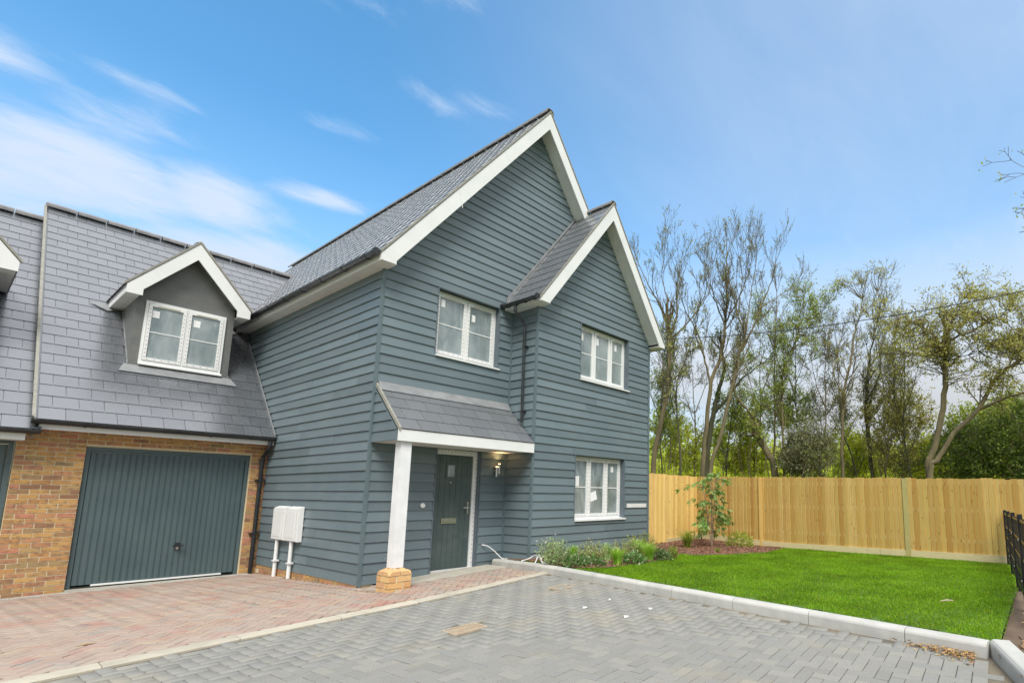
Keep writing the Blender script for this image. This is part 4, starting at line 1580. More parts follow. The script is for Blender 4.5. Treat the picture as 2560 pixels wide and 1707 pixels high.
def in_poly(x, y, P):
    c = False
    j = len(P) - 1
    for i in range(len(P)):
        xi, yi = P[i]
        xj, yj = P[j]
        if (yi > y) != (yj > y) and x < (xj - xi) * (y - yi) / (yj - yi) + xi:
            c = not c
        j = i
    return c


def np_in_poly(x, y, P):
    c = np.zeros(len(x), bool)
    j = len(P) - 1
    for i in range(len(P)):
        xi, yi = P[i]
        xj, yj = P[j]
        if yi != yj:
            c ^= ((yi > y) != (yj > y)) & (x < (xj - xi) * (y - yi) / (yj - yi) + xi)
        j = i
    return c


lawn = grid_sheet('lawn', 1.2, 8.8, -7.95, -.3, .15, Lz, MAT['turf'], lambda x, y: x > kerb_x(y) + .15 and y > -7.85 and not in_poly(x, y, BED), kind='structure')
bed = grid_sheet('planting_bed', 2.2, 8.8, -4.6, -.3, .075, lambda x, y: Lz(x, y) + .012, MAT['soil'], lambda x, y: x > kerb_x(y) + .12 and in_poly(x, y, BED), kind='structure')
verge_soil = grid_sheet('soil_strip', -1.5, 8.8, -9.6, -7.5, .15, lambda x, y: Lz(max(x, 1.4), max(y, -7.8)) - .035, MAT['soil'], lambda x, y: y < -7.72 + .30 * (min(x, 1.2) - 1.2) - .12, kind='structure')

LZV = np.vectorize(Lz)
KXV = np.vectorize(kerb_x)


def m_grass():
    m = m_leaf('lawn grass', [(0, (.11, .245, .006)), (.35, (.15, .305, .009)), (.7, (.195, .365, .013)), (.93, (.265, .41, .025)), (1, (.38, .43, .09))], .35, .6)
    t = m.node_tree
    p = [n for n in t.nodes if n.type == 'BSDF_PRINCIPLED'][0]
    src = p.inputs['Base Color'].links[0].from_socket
    p.inputs['Specular IOR Level'].default_value = .12
    f = noise(t, pos_vec(t), .75, 5, .62)
    f2 = noise(t, pos_vec(t), 4.0, 4, .6)
    c = mixc(t, ramp(t, f, [(.46, 0.0), (.70, .55)]), src, (.215, .34, .02))
    c = mixc(t, ramp(t, f2, [(.60, 0.0), (.78, .6)]), c, (.36, .40, .06))
    t.links.new(c, p.inputs['Base Color'])
    return m


MAT['grass'] = m_grass()


def blades(x, y, z, h, w, lean, mat, name, parent=None, **kw):
    n = len(x)
    a = RNG.uniform(0, 2 * math.pi, n)
    lx, ly = np.cos(a) * lean * h, np.sin(a) * lean * h
    b = RNG.uniform(0, 2 * math.pi, n)
    wx, wy = np.cos(b) * w / 2, np.sin(b) * w / 2
    V = np.zeros((n, 5, 3))
    V[:, 0] = np.stack([x - wx, y - wy, z], 1)
    V[:, 1] = np.stack([x + wx, y + wy, z], 1)
    V[:, 2] = np.stack([x + wx * .8 + lx * .35, y + wy * .8 + ly * .35, z + h * .6], 1)
    V[:, 3] = np.stack([x - wx * .8 + lx * .35, y - wy * .8 + ly * .35, z + h * .6], 1)
    V[:, 4] = np.stack([x + lx, y + ly, z + h], 1)
    base = 5 * np.arange(n)[:, None]
    F4 = np.concatenate([base + np.array([0, 1, 2]), base + np.array([0, 2, 3]), base + np.array([3, 2, 4])])
    return link(name, fast_mesh(name, V.reshape(-1, 3), F4, mat), parent, **kw)


n = 330000
gx, gy = RNG.uniform(1.2, 8.75, n), RNG.uniform(-7.9, -.5, n)
# denser near the camera side
kp = (gx > KXV(gy) + .115 + RNG.uniform(0, .07, n)) & ~np_in_poly(gx, gy, BED) & (gx < 8.72)
kp &= (gy > -7.83 + RNG.uniform(0, .08, n))
gx, gy = gx[kp], gy[kp]
patch = np.sin(gx * 2.1 + 1.3 * np.sin(gy * 1.7)) * np.sin(gy * 2.4 + .8 * np.sin(gx * 1.1))
dk = gx - KXV(gy) - .125      # distance from the kerb: thin and ragged at the edge
thin = (dk < .22) & (np.sin(gy * 9.0) + np.sin(gy * 23.0 + 1) + RNG.normal(0, .7, len(gx)) > dk * 9.0 + .2)
gx, gy, patch = gx[~thin], gy[~thin], patch[~thin]
hh = RNG.uniform(.014, .033, len(gx)) * (1 + .2 * patch)
hh *= np.where(RNG.uniform(0, 1, len(gx)) < .03, 1.7, 1.0)
blades(gx, gy, LZV(gx, gy) - .003, hh, RNG.uniform(.004, .008, len(gx)), RNG.uniform(.4, 1.5, len(gx)), MAT['grass'], 'grass', kind='stuff', label='short bright green lawn grass in front of the timber fence', cat='grass')


def chips(n, xs, ys, zf, size, mat, name, **kw):
    ok = []
    x, y = RNG.uniform(*xs, n), RNG.uniform(*ys, n)
    return x, y


def flakes(x, y, z, size, mat, name, parent=None, flat=.5, **kw):
    n = len(x)
    u = RNG.normal(0, 1, (n, 3)) * [1, 1, flat]
    u /= np.linalg.norm(u, axis=1)[:, None]
    t = RNG.normal(0, 1, (n, 3)) * [1, 1, flat]
    t -= u * (u * t).sum(1)[:, None]
    t /= np.linalg.norm(t, axis=1)[:, None]
    L = (size * RNG.uniform(.5, 1.3, n))[:, None]
    c = np.stack([x, y, z], 1)
    V = np.stack([c - u * L - t * L * .3, c + u * L - t * L * .3, c + u * L + t * L * .3, c - u * L + t * L * .3], 1)
    return link(name, fast_mesh(name, V.reshape(-1, 3), np.arange(4 * n).reshape(-1, 4), mat), parent, **kw)


MAT['mulch'] = m_pieces('bark mulch', [(0, (.20, .085, .055)), (.4, (.30, .14, .09)), (.7, (.36, .19, .12)), (1, (.16, .08, .05))], .9, .2, 60)
n = 26000
mx_, my_ = RNG.uniform(2.2, 8.8, n), RNG.uniform(-4.6, -.3, n)
kp = np_in_poly(mx_, my_, BED) & (mx_ > KXV(my_) + .12) & ~((mx_ < 6.1) & (my_ > -.76))
mx_, my_ = mx_[kp], my_[kp]
flakes(mx_, my_, LZV(mx_, my_) + .012 + RNG.uniform(0, .02, len(mx_)), .019, MAT['mulch'], 'bark_chips', kind='stuff', label='red brown bark mulch spread over the planting beds', cat='mulch')
# wood chips and fallen leaves drifted into the kerb corner
n = 300
a = np.abs(RNG.normal(0, .24, n))
b = np.abs(RNG.normal(0, .10, n))
lx = 1.13 + kd.x * -a * 0 - a * .55 * .0 - b * 1.0
ly = -7.64 + a * .9
lx = np.array([kerb_x(v) for v in ly]) - .02 - b
kp = ly < -6.9
lx, ly = lx[kp], ly[kp]
MAT['litter'] = m_pieces('dry leaves', [(0, (.25, .13, .07)), (.5, (.40, .24, .12)), (.85, (.50, .38, .14)), (1, (.22, .13, .08))], .9, .2, 60)
flakes(lx, ly, np.vectorize(Gz)(lx, ly) + RNG.uniform(.003, .03, len(lx)), .018, MAT['litter'], 'leaf_litter', kind='stuff', flat=.35, label='dry leaves and chips drifted into the kerb corner', cat='litter')
n = 1500
lx, ly = RNG.uniform(-.6, 4.0, n), RNG.uniform(-8.7, -7.75, n)
kp = ly < -7.72 + .32 * (np.minimum(lx, 1.2) - 1.2) - .2
flakes(lx[kp], ly[kp], np.array([Lz(max(a, 1.4), max(b, -7.8)) - .03 for a, b in zip(lx[kp], ly[kp])]) + .008, .022, MAT['litter'], 'soil_litter', kind='stuff', flat=.35, label='dry leaves on the bare soil behind the corner kerb', cat='litter')

# ------------------------------------------------------------------ ramp, covers, drain
mb = MB()
n = 9
top, bot = [], []
for i in range(n + 1):
    x = .40 + (kerb_x(-.3) - .02 - .40) * i / n
    yf = -.50 - .05 * (x - .4)
    top.append((x, yf, Gz(x, yf) + .004))
    bot.append((x, -.03, Gz(x, 0) + .022))
mb.v = top + bot + [(p[0], p[1], p[2] - .2) for p in top] + [(p[0], p[1], p[2] - .2) for p in bot]
m_ = n + 1
for i in range(n):
    mb.f.append((i, i + 1, m_ + i + 1, m_ + i))
    mb.f.append((2 * m_ + i, 2 * m_ + i + 1, i + 1, i))
mb.f.append((0, m_, 3 * m_, 2 * m_))
mb.f.append((n, 2 * m_ + n, 3 * m_ + n, m_ + n))
mb.build('concrete_ramp', MAT['concrete'], kind='structure')

for i, (cx, cy, w, d_) in enumerate(MH):
    z = Gz(cx, cy)
    t = thing('inspection_cover', ['small rusty square cover set in the grey paving near the kerb', 'rectangular rusty ribbed cover in the middle of the grey paving'][1 - i], 'manhole cover', (cx, cy, z), 'covers in the road')
    gr = (Gz(cx + .1, cy) - Gz(cx - .1, cy)) / .2
    def Q(x, y, h):
        return (x, y, z + h + gr * (x - cx))
    def qbox(mb, x0, x1, y0, y1, h0, h1):
        return mb.hexa([Q(x0, y0, h0), Q(x1, y0, h0), Q(x1, y1, h0), Q(x0, y1, h0), Q(x0, y0, h1), Q(x1, y0, h1), Q(x1, y1, h1), Q(x0, y1, h1)])
    mb = MB()
    x0, x1, y0, y1 = cx - w / 2, cx + w / 2, cy - d_ / 2, cy + d_ / 2
    for bx in ((x0, x1, y0, y0 + .016), (x0, x1, y1 - .016, y1), (x0, x0 + .016, y0 + .016, y1 - .016), (x1 - .016, x1, y0 + .016, y1 - .016)):
        qbox(mb, *bx, -.05, .004)
    mb.build('frame', MAT['rust'], t)
    mb = MB()
    if i == 0:
        qbox(mb, x0 + .02, x1 - .02, y0 + .02, y1 - .02, -.05, -.003)
        lid = mb.build('lid', MAT['rustdark'], t)
        tr = MB()
        nx, ny = 13, 8
        for a in range(nx):
            for b in range(ny):
                xx = x0 + .03 + (w - .06) * (a + .1) / nx
                yy = y0 + .03 + (d_ - .06) * (b + .1) / ny
                qbox(tr, xx, xx + (w - .06) / nx * .62, yy, yy + (d_ - .06) / ny * .62, -.0028, .003)
        tr.build('tread_pattern', MAT['rust'], lid)
    else:
        qbox(mb, x0 + .02, x1 - .02, y0 + .02, y1 - .02, -.05, -.002)
        mb.build('lid', MAT['paver_grey'], t)

dr = thing('drain_channel', 'narrow slotted drain channel along the foot of the garage doors', 'drain', (-2.5, D - .14, -.2))
mb = MB()
for xa, xb in ((-6.0, -3.0), (-3.0, -.16)):
    za, zb = Gz(xa, D - .14), Gz(xb, D - .14)
    for ya, yb, h0, h1 in ((D - .205, D - .185, -.06, .004), (D - .105, D - .085, -.06, .004), (D - .184, D - .106, -.06, -.035)):
        mb.hexa([(xa, ya, za + h0), (xb, ya, zb + h0), (xb, yb, zb + h0), (xa, yb, za + h0), (xa, ya, za + h1), (xb, ya, zb + h1), (xb, yb, zb + h1), (xa, yb, za + h1)])
mb.build('channel', MAT['kerb'], dr)
mb = MB()
x = -6.0
while x < -.18:
    z = Gz(x, D - .14)
    mb.box(x, x + .017, D - .184, D - .106, z - .015, z + .002)
    x += .034
mb.build('grating', MAT['kerb'], dr)

# ------------------------------------------------------------------ fittings on the walls
for i, (ya, yb, pyy) in enumerate(((2.60, 3.11, 2.93), (2.03, 2.52, 2.31))):
    g = thing('meter_box', ['white meter cabinet on the side wall, the one next to the garage', 'white meter cabinet on the side wall, the one farther from the garage'][i], 'meter box', (-.07, (ya + yb) / 2, .51), 'meter boxes on the side wall')
    MB().hexa([(-.105, ya, .51), (-.03, ya, .51), (-.03, yb, .51), (-.105, yb, .51), (-.105, ya, 1.07), (-.03, ya, 1.10), (-.03, yb, 1.10), (-.105, yb, 1.07)]).build('cabinet', MAT['white'], g)
    dd = MB().box(-.121, -.1065, ya + .012, yb - .012, .522, 1.058).build('door', MAT['white'], g)
    MB().box(-.1255, -.1215, ya + .10, yb - .04, .57, 1.015).build('panel', MAT['white'], dd)
    for zz in (.62, .98):
        MB().box(-.127, -.1215, ya + .02, ya + .045, zz, zz + .05).build('hinge', MAT['soffit'], dd)
    gz_ = Gz(-.1, pyy)
    pp_ = MB().tube([(-.075, pyy, .51), (-.075, pyy, gz_ - .01)], .03, 14).build('pipe', MAT['white'], g)
    MB().box(-.115, -.03, pyy - .05, pyy + .05, .13, .155).build('pipe_clip', MAT['white'], pp_)

MB().tube([(.901, -.02, 1.145), (.901, -.045, 1.145), (.901, -.052, 1.145)], [.040, .040, .03], 20).build('cover_plate', MAT['white'], label='small round white cover plate on the boards left of the front door', cat='cover plate')

lamp = thing('wall_lamp', 'lit twin tube metal wall lamp beside the front door', 'wall lamp', (2.30, -.03, 1.70))
MB().box(2.262, 2.338, -.055, -.014, 1.72, 1.83).build('backplate', MAT['chrome'], lamp)
MB().tube([(2.278, -.095, 1.655), (2.278, -.095, 1.835)], .026, 16).build('tube', MAT['chrome'], lamp)
MB().tube([(2.335, -.095, 1.71), (2.335, -.095, 1.89)], .026, 16).build('tube', MAT['chrome'], lamp)
MB().box(2.27, 2.345, -.085, -.045, 1.76, 1.785).build('arm', MAT['chrome'], lamp)
m_, t_n, p_ = new_mat('lamp glow')
p_.inputs['Emission Color'].default_value = (1, .62, .28, 1)
p_.inputs['Emission Strength'].default_value = 5
for x_, z_ in ((2.278, 1.838), (2.335, 1.893)):
    MB().tube([(x_, -.095, z_), (x_, -.095, z_ + .003)], .022, 14).build('bulb', m_, lamp)
ld = bpy.data.lights.new('lamp_light', 'SPOT')
ld.energy = 3.5
ld.color = (1, .58, .25)
ld.spot_size = math.radians(110)
ld.spot_blend = .8
ld.shadow_soft_size = .02
lo = bpy.data.objects.new('lamp_light', ld)
COL.objects.link(lo)
lo.parent = lamp
lo.matrix_parent_inverse = INV[lamp.name]
lo.location = (2.335, -.10, 1.90)
lo.rotation_euler = (math.pi, 0, 0)

# white cables
def spline(pts, k=8):
    P = [Vector(p) for p in pts]
    P = [P[0] * 2 - P[1]] + P + [P[-1] * 2 - P[-2]]
    out = []
    for i in range(1, len(P) - 2):
        for j in range(k):
            t = j / k
            a, b, c, d = P[i - 1], P[i], P[i + 1], P[i + 2]
            out.append(.5 * ((2 * b) + (c - a) * t + (2 * a - 5 * b + 4 * c - d) * t * t + (3 * b - a - 3 * c + d) * t ** 3))
    out.append(P[-2])
    return out


c1 = thing('loose_cable', 'short white cable poking out of the wall boards beside the door', 'cable', (2.0, -.05, .4))
MB().tube(spline([(2.10, -.0, .44), (2.10, -.05, .44), (2.16, -.10, .42), (2.25, -.16, .34), (2.31, -.22, .26), (2.36, -.27, .2), (2.42, -.34, .19)]), .0075, 8).build('cable', MAT['wire'], c1, smooth=True)
MB().tube([(2.10, -.02, .44), (2.10, -.075, .44)], .014, 10).build('plug', MAT['wire'], c1)
q = [on_z(1300 + a / 5.113, 1300 + b / 5.113, .22 + h) for a, b, h in ((20, 520, 0), (110, 490, .02), (180, 452, .07), (222, 455, .09), (205, 520, .03), (190, 548, .0), (225, 480, .05), (246, 440, .1), (265, 500, .05), (290, 548, .0), (320, 530, .01), (330, 490, .05), (300, 465, .07), (272, 490, .05), (285, 530, .01), (350, 560, 0), (410, 565, 0), (425, 545, .01))]
MB().tube(spline(q, 6), .009, 8).build('cable', MAT['wire'], label='loops of loose white cable lying behind the kerb by the bay', cat='cable', smooth=True)

# scraps
for i, (u, v, lab) in enumerate([(1460, 1520, 'white scrap on the grey paving nearest the rectangular cover'), (1523, 1500, 'tiny white scrap on the grey paving, farthest one from the camera'), (1624, 1523, 'white scrap on the grey paving nearest the lawn kerb'), (1563, 1543, 'flat white scrap on the grey paving, nearest one to the camera')]):
    q = on_ground(u, v, Gz)
    s = [.032, .018, .028, .034][i]
    MB().prism([(q.x - s, q.y - s * .5, q.z + .004), (q.x + s * .8, q.y - s * .7, q.z + .007), (q.x + s * .3, q.y + s * .9, q.z + .004)], (.004, .004, .012)).build('paper_scrap', MAT['paper'], label=lab, cat='litter', group='scraps on the paving')
q = on_ground(2367, 1512, Lz)
MB().tube([(q.x - .07, q.y + .05, q.z + .05), (q.x, q.y, q.z + .055), (q.x + .05, q.y - .06, q.z + .05)], [.004, .009, .005], 7).build('twig', MAT['rust'], label='short pale stick lying on the lawn', cat='stick')
q = on_ground(214, 1612, Gz)
MAT['drystrip'] = simple('yellowed leaf', (.42, .30, .10), (.34, .22, .08), 20, .8)
MB().prism([(q.x - .06, q.y - .02, q.z + .004), (q.x + .0, q.y - .03, q.z + .012), (q.x + .07, q.y + .01, q.z + .006), (q.x, q.y + .03, q.z + .009)], (0, 0, .003)).build('dry_leaf', MAT['drystrip'], label='curled dry brown leaf on the red block drive', cat='leaf')

# ================================================================== fences


def fence(label, A, B, ztop, zbot, skip_gravel=0.0, posts=(), face=1, loc=None, bw=.098):
    A, B = Vector((*A, 0)), Vector((*B, 0))
    d = B - A
    L = d.length
    e = d / L
    nrm = Vector((e.y, -e.x, 0)) * face       # towards the garden
    t = thing('timber_fence', label, 'fence', tuple((A + B) / 2 + Vector((0, 0, .1))), 'close boarded fences round the lawn')
    n = int(L / bw)
    for i in range(n):
        s0, s1 = i * L / n - .012, (i + 1) * L / n
        zt = ztop(s0 / L) + random.gauss(0, .007)
        zb = zbot(s0 / L) + (.155 if s0 > skip_gravel else .0)
        mb = MB()
        k = random.uniform(-.002, .002)
        a0, a1 = A + e * s0, A + e * s1
        mb.hexa([a0 - nrm * (.020 + k), a1 + nrm * (.026 + k), a1 + nrm * .006, a0 - nrm * .026] * 2)
        mb.v = [(x, y, z + (zb if j < 4 else zt)) for j, (x, y, z) in enumerate(mb.v)]
        mb.build('board', MAT['fence'], t)
    s = skip_gravel
    while s < L - .1:
        e1 = min(s + 2.4, L)
        mb = MB()
        p, q = A + e * (s + .003), A + e * (e1 - .003)
        za, zb = zbot(s / L), zbot(e1 / L)
        mb.hexa([p + nrm * .034 + Vector((0, 0, za - .12)), q + nrm * .034 + Vector((0, 0, zb - .12)), q + Vector((0, 0, zb - .12)), p + Vector((0, 0, za - .12)),
                 p + nrm * .034 + Vector((0, 0, za + .155)), q + nrm * .034 + Vector((0, 0, zb + .155)), q + Vector((0, 0, zb + .155)), p + Vector((0, 0, za + .155))])
        mb.build('gravel_board', MAT['gravelboard'], t)
        s = e1
    for (s, w, mat, dz) in posts:
        c = A + e * s
        mb = MB()
        z0, z1 = zbot(s / L) - .25, ztop(s / L) + dz
        p, q = c - e * w / 2, c + e * w / 2
        mb.hexa([p + nrm * .038, q + nrm * .038, q - nrm * .05, p - nrm * .05] * 2)
        mb.v = [(x, y, z0 if j < 4 else z1) for j, (x, y, z) in enumerate(mb.v)]
        mb.build('post', MAT[mat], t)
    # arris rails behind
    for zz in (.45, 1.05, 1.6):
        mb = MB()
        mb.hexa([A - nrm * .01, B - nrm * .01, B - nrm * .07, A - nrm * .07] * 2)
        mb.v = [(x, y, zz if j < 4 else zz + .08) for j, (x, y, z) in enumerate(mb.v)]
        mb.build('rail', MAT['postwood2'], t)
    return t


FC = (8.747, -.457)
lerp = lambda a, b: (lambda t: a + (b - a) * t)
fence('pale timber fence section between the house corner and the back corner', (6.13, -.62), FC, lerp(1.865, 1.876), lambda t: .11 + .05 * t, .95, [(.95, .075, 'fence', -.005)], 1)
fence('long pale timber fence along the far side of the lawn', FC, (8.39, -8.6), lambda t: 1.872 - .175 * min(1, t * 1.12) + .012 * math.sin(t * 3), lambda t: .19 - .11 * min(1, t / .22) + .03 * max(0, t - .3), .0, [(1.96, .075, 'fence', -.012), (5.37, .105, 'postwood', -.004)], 1)

# iron railing
rl = thing('metal_railing', 'black metal bar railing running along the right end of the lawn', 'railing', (5.2, -7.8, .12))
RA, RB = Vector((8.30, -7.575, 0)), Vector((2.2, -8.03, 0))
rd = (RB - RA)
rL = rd.length
rd.normalize()
rn = Vector((rd.y, -rd.x, 0))
rz = lambda s: .115 + .05 * s / rL
i = 0
s = 0.0
while s < rL:
    c = RA + rd * s
    post = i % 16 == 0
    w, th = (.05, .05) if post else (.014, .014)
    z0, z1 = rz(s) - (.1 if post else -.06), rz(s) + (1.0 if post else .96)
    mb = MB()
    mb.hexa([c - rd * w / 2 + rn * th / 2, c + rd * w / 2 + rn * th / 2, c + rd * w / 2 - rn * th / 2, c - rd * w / 2 - rn * th / 2] * 2)
    mb.v = [(x, y, z0 if j < 4 else z1) for j, (x, y, z) in enumerate(mb.v)]
    mb.build('post' if post else 'bar', MAT['iron'], rl)
    if post:
        for zz in (.28, .72):
            MB().tube([c + rn * .024 + Vector((0, 0, rz(s) + zz)), c + rn * .034 + Vector((0, 0, rz(s) + zz))], .012, 10).build('bolt', MAT['chrome'], rl)
            MB().tube([c - rn * .024 + Vector((0, 0, rz(s) + zz)), c - rn * .034 + Vector((0, 0, rz(s) + zz))], .012, 10).build('bolt', MAT['chrome'], rl)
    s += .105
    i += 1
for zz in (.10, .30, .50, .70, .92):
    p, q = RA + Vector((0, 0, rz(0) + zz)), RB + Vector((0, 0, rz(rL) + zz))
    mb = MB()
    up_ = Vector((0, 0, .03))
    mb.hexa([p + rn * .009, q + rn * .009, q - rn * .009, p - rn * .009, p + rn * .009 + up_, q + rn * .009 + up_, q - rn * .009 + up_, p - rn * .009 + up_])
    mb.build('rail', MAT['iron'], rl)
# ================================================================== vegetation
MAT['leaf_ash'] = m_leaf('bud leaves', [(0, (0.160, 0.174, 0.043)), (.5, (0.232, 0.246, 0.072)), (1, (0.348, 0.319, 0.131))], .3, gain=1.28)
MAT['leaf_green'] = m_leaf('fresh green leaves', [(0, (.16, .24, .035)), (.4, (.27, .36, .05)), (.8, (.40, .46, .09)), (1, (.52, .55, .18))], .5, gain=1.1)
MAT['leaf_bright'] = m_leaf('bright spring leaves', [(0, (.30, .36, .03)), (.4, (.43, .49, .05)), (.8, (.56, .60, .08)), (1, (.66, .66, .15))], .55, gain=1.1)
MAT['leaf_olive'] = m_leaf('olive leaves', [(0, (.22, .23, .05)), (.4, (.34, .34, .09)), (.8, (.46, .45, .15)), (1, (.58, .54, .24))], .45, gain=1.1)
MAT['leaf_dark'] = m_leaf('dark evergreen leaves', [(0, (.07, .13, .02)), (.5, (.13, .20, .03)), (.85, (.20, .27, .045)), (1, (.30, .36, .08))], .35, gain=1.1)
MAT['leaf_grey'] = m_leaf('grey green leaves', [(0, (0.087, 0.109, 0.043)), (.5, (0.145, 0.167, 0.072)), (1, (0.232, 0.239, 0.123))], .3, gain=1.28)
MAT['leaf_lav'] = m_leaf('lavender leaves', [(0, (.18, .29, .11)), (.5, (.28, .41, .17)), (1, (.42, .52, .28))], .3, gain=1.28)
MAT['leaf_pale'] = m_leaf('pale tipped leaves', [(0, (.28, .38, .12)), (.5, (.45, .53, .2)), (1, (.6, .62, .36))], .35)
MAT['leaf_var'] = m_leaf('variegated leaves', [(0, (0.072, 0.160, 0.043)), (.45, (0.131, 0.246, 0.072)), (.80, (0.15, 0.25, 0.08)), (.9, (0.36, 0.40, 0.24)), (1, (0.50, 0.50, 0.38))], .25)
MAT['leaf_laurel'] = m_leaf('glossy long leaves', [(0, (0.072, 0.160, 0.036)), (.5, (0.145, 0.261, 0.058)), (1, (0.319, 0.406, 0.131))], .25, .35, gain=1.28)
MAT['leaf_grassy'] = m_leaf('arching grass leaves', [(0, (.15, .32, .03)), (.5, (.25, .44, .055)), (1, (.40, .54, .11))], .35, gain=1.28)
MAT['flower'] = simple('pale lilac flowers', (.55, .48, .60), rough=.8)


def leaves(P, size, mat, name, parent, elong=1.9, droop=0.0, nrm_up=0.0, jitter=.35, along=None):
    P = np.asarray(P, float)
    n = len(P)
    if n == 0:
        return None
    u = RNG.normal(0, 1, (n, 3))
    if along is not None:
        u = u * .35 + along
    u[:, 2] -= droop
    u /= np.linalg.norm(u, axis=1)[:, None]
    t = RNG.normal(0, 1, (n, 3))
    t[:, 2] *= (1 - nrm_up)
    t -= u * (u * t).sum(1)[:, None]
    t /= np.linalg.norm(t, axis=1)[:, None]
    s = (size * RNG.uniform(1 - jitter, 1 + jitter, n))[:, None]
    w = s / elong
    V = np.stack([P, P + u * s * .45 + t * w * .5, P + u * s, P + u * s * .45 - t * w * .5], 1)
    return link(name, fast_mesh(name, V.reshape(-1, 3), np.arange(4 * n).reshape(-1, 4), mat), parent)


class Wood:
    """collects tapered tubes with numpy"""

    def __init__(s):
        s.V, s.F, s.n = [], [], 0

    def tube(s, P, R, k):
        P = np.asarray(P, float)
        R = np.asarray(R, float)
        m = len(P)
        T = np.gradient(P, axis=0)
        T /= np.linalg.norm(T, axis=1)[:, None] + 1e-9
        ref = np.array([1.0, 0, 0]) if abs(T[0, 0]) < .8 else np.array([0, 1.0, 0])
        A = np.cross(T, ref)
        A /= np.linalg.norm(A, axis=1)[:, None] + 1e-9
        B = np.cross(T, A)
        th = np.arange(k) * 2 * math.pi / k
        V = P[:, None] + R[:, None, None] * (A[:, None] * np.cos(th)[None, :, None] + B[:, None] * np.sin(th)[None, :, None])
        i = np.arange(m - 1)[:, None] * k
        j = np.arange(k)[None]
        j2 = (j + 1) % k
        F = np.stack([i + j, i + j2, i + k + j2, i + k + j], 2).reshape(-1, 4) + s.n
        s.V.append(V.reshape(-1, 3))
        s.F.append(F)
        s.n += m * k

    def build(s, name, mat, parent):
        return link(name, fast_mesh(name, np.concatenate(s.V), np.concatenate(s.F), mat, True), parent)


def smooth_path(pts, k=5):
    return np.array([tuple(v) for v in spline(pts, k)])


def branch(wood, tips, rng, p, d, L, r, level, prm):
    nseg = 5 if level > 1 else 4
    P = [p.copy()]
    D_ = [d.copy()]
    dd = d.copy()
    for i in range(nseg):
        dd = dd + rng.normal(0, prm['wob'], 3)
        dd[2] += prm['up']
        dd /= np.linalg.norm(dd)
        p = p + dd * (L / nseg)
        P.append(p)
        D_.append(dd)
    R = np.linspace(r, max(r * .35, .0035), nseg + 1)
    wood.tube(P, R, 5 if level > 1 else 3)
    if level == 0:
        for q in (2, 3, 4):
            tips.append((P[q], D_[q]))
        return
    nk = prm['kids'][level]
    for j in range(nk):
        t = rng.uniform(.25, 1.0)
        f = t * nseg
        i = min(int(f), nseg - 1)
        q = P[i] + (P[i + 1] - P[i]) * (f - i)
        a = rng.normal(0, 1, 3)
        a -= D_[i] * a.dot(D_[i])
        a /= np.linalg.norm(a) + 1e-9
        ang = math.radians(rng.uniform(*prm['ang']))
        nd = D_[i] * math.cos(ang) + a * math.sin(ang)
        branch(wood, tips, rng, q, nd, L * rng.uniform(.4, .7) * (1.1 - .35 * t), max(R[i] * .6, .0045), level - 1, prm)


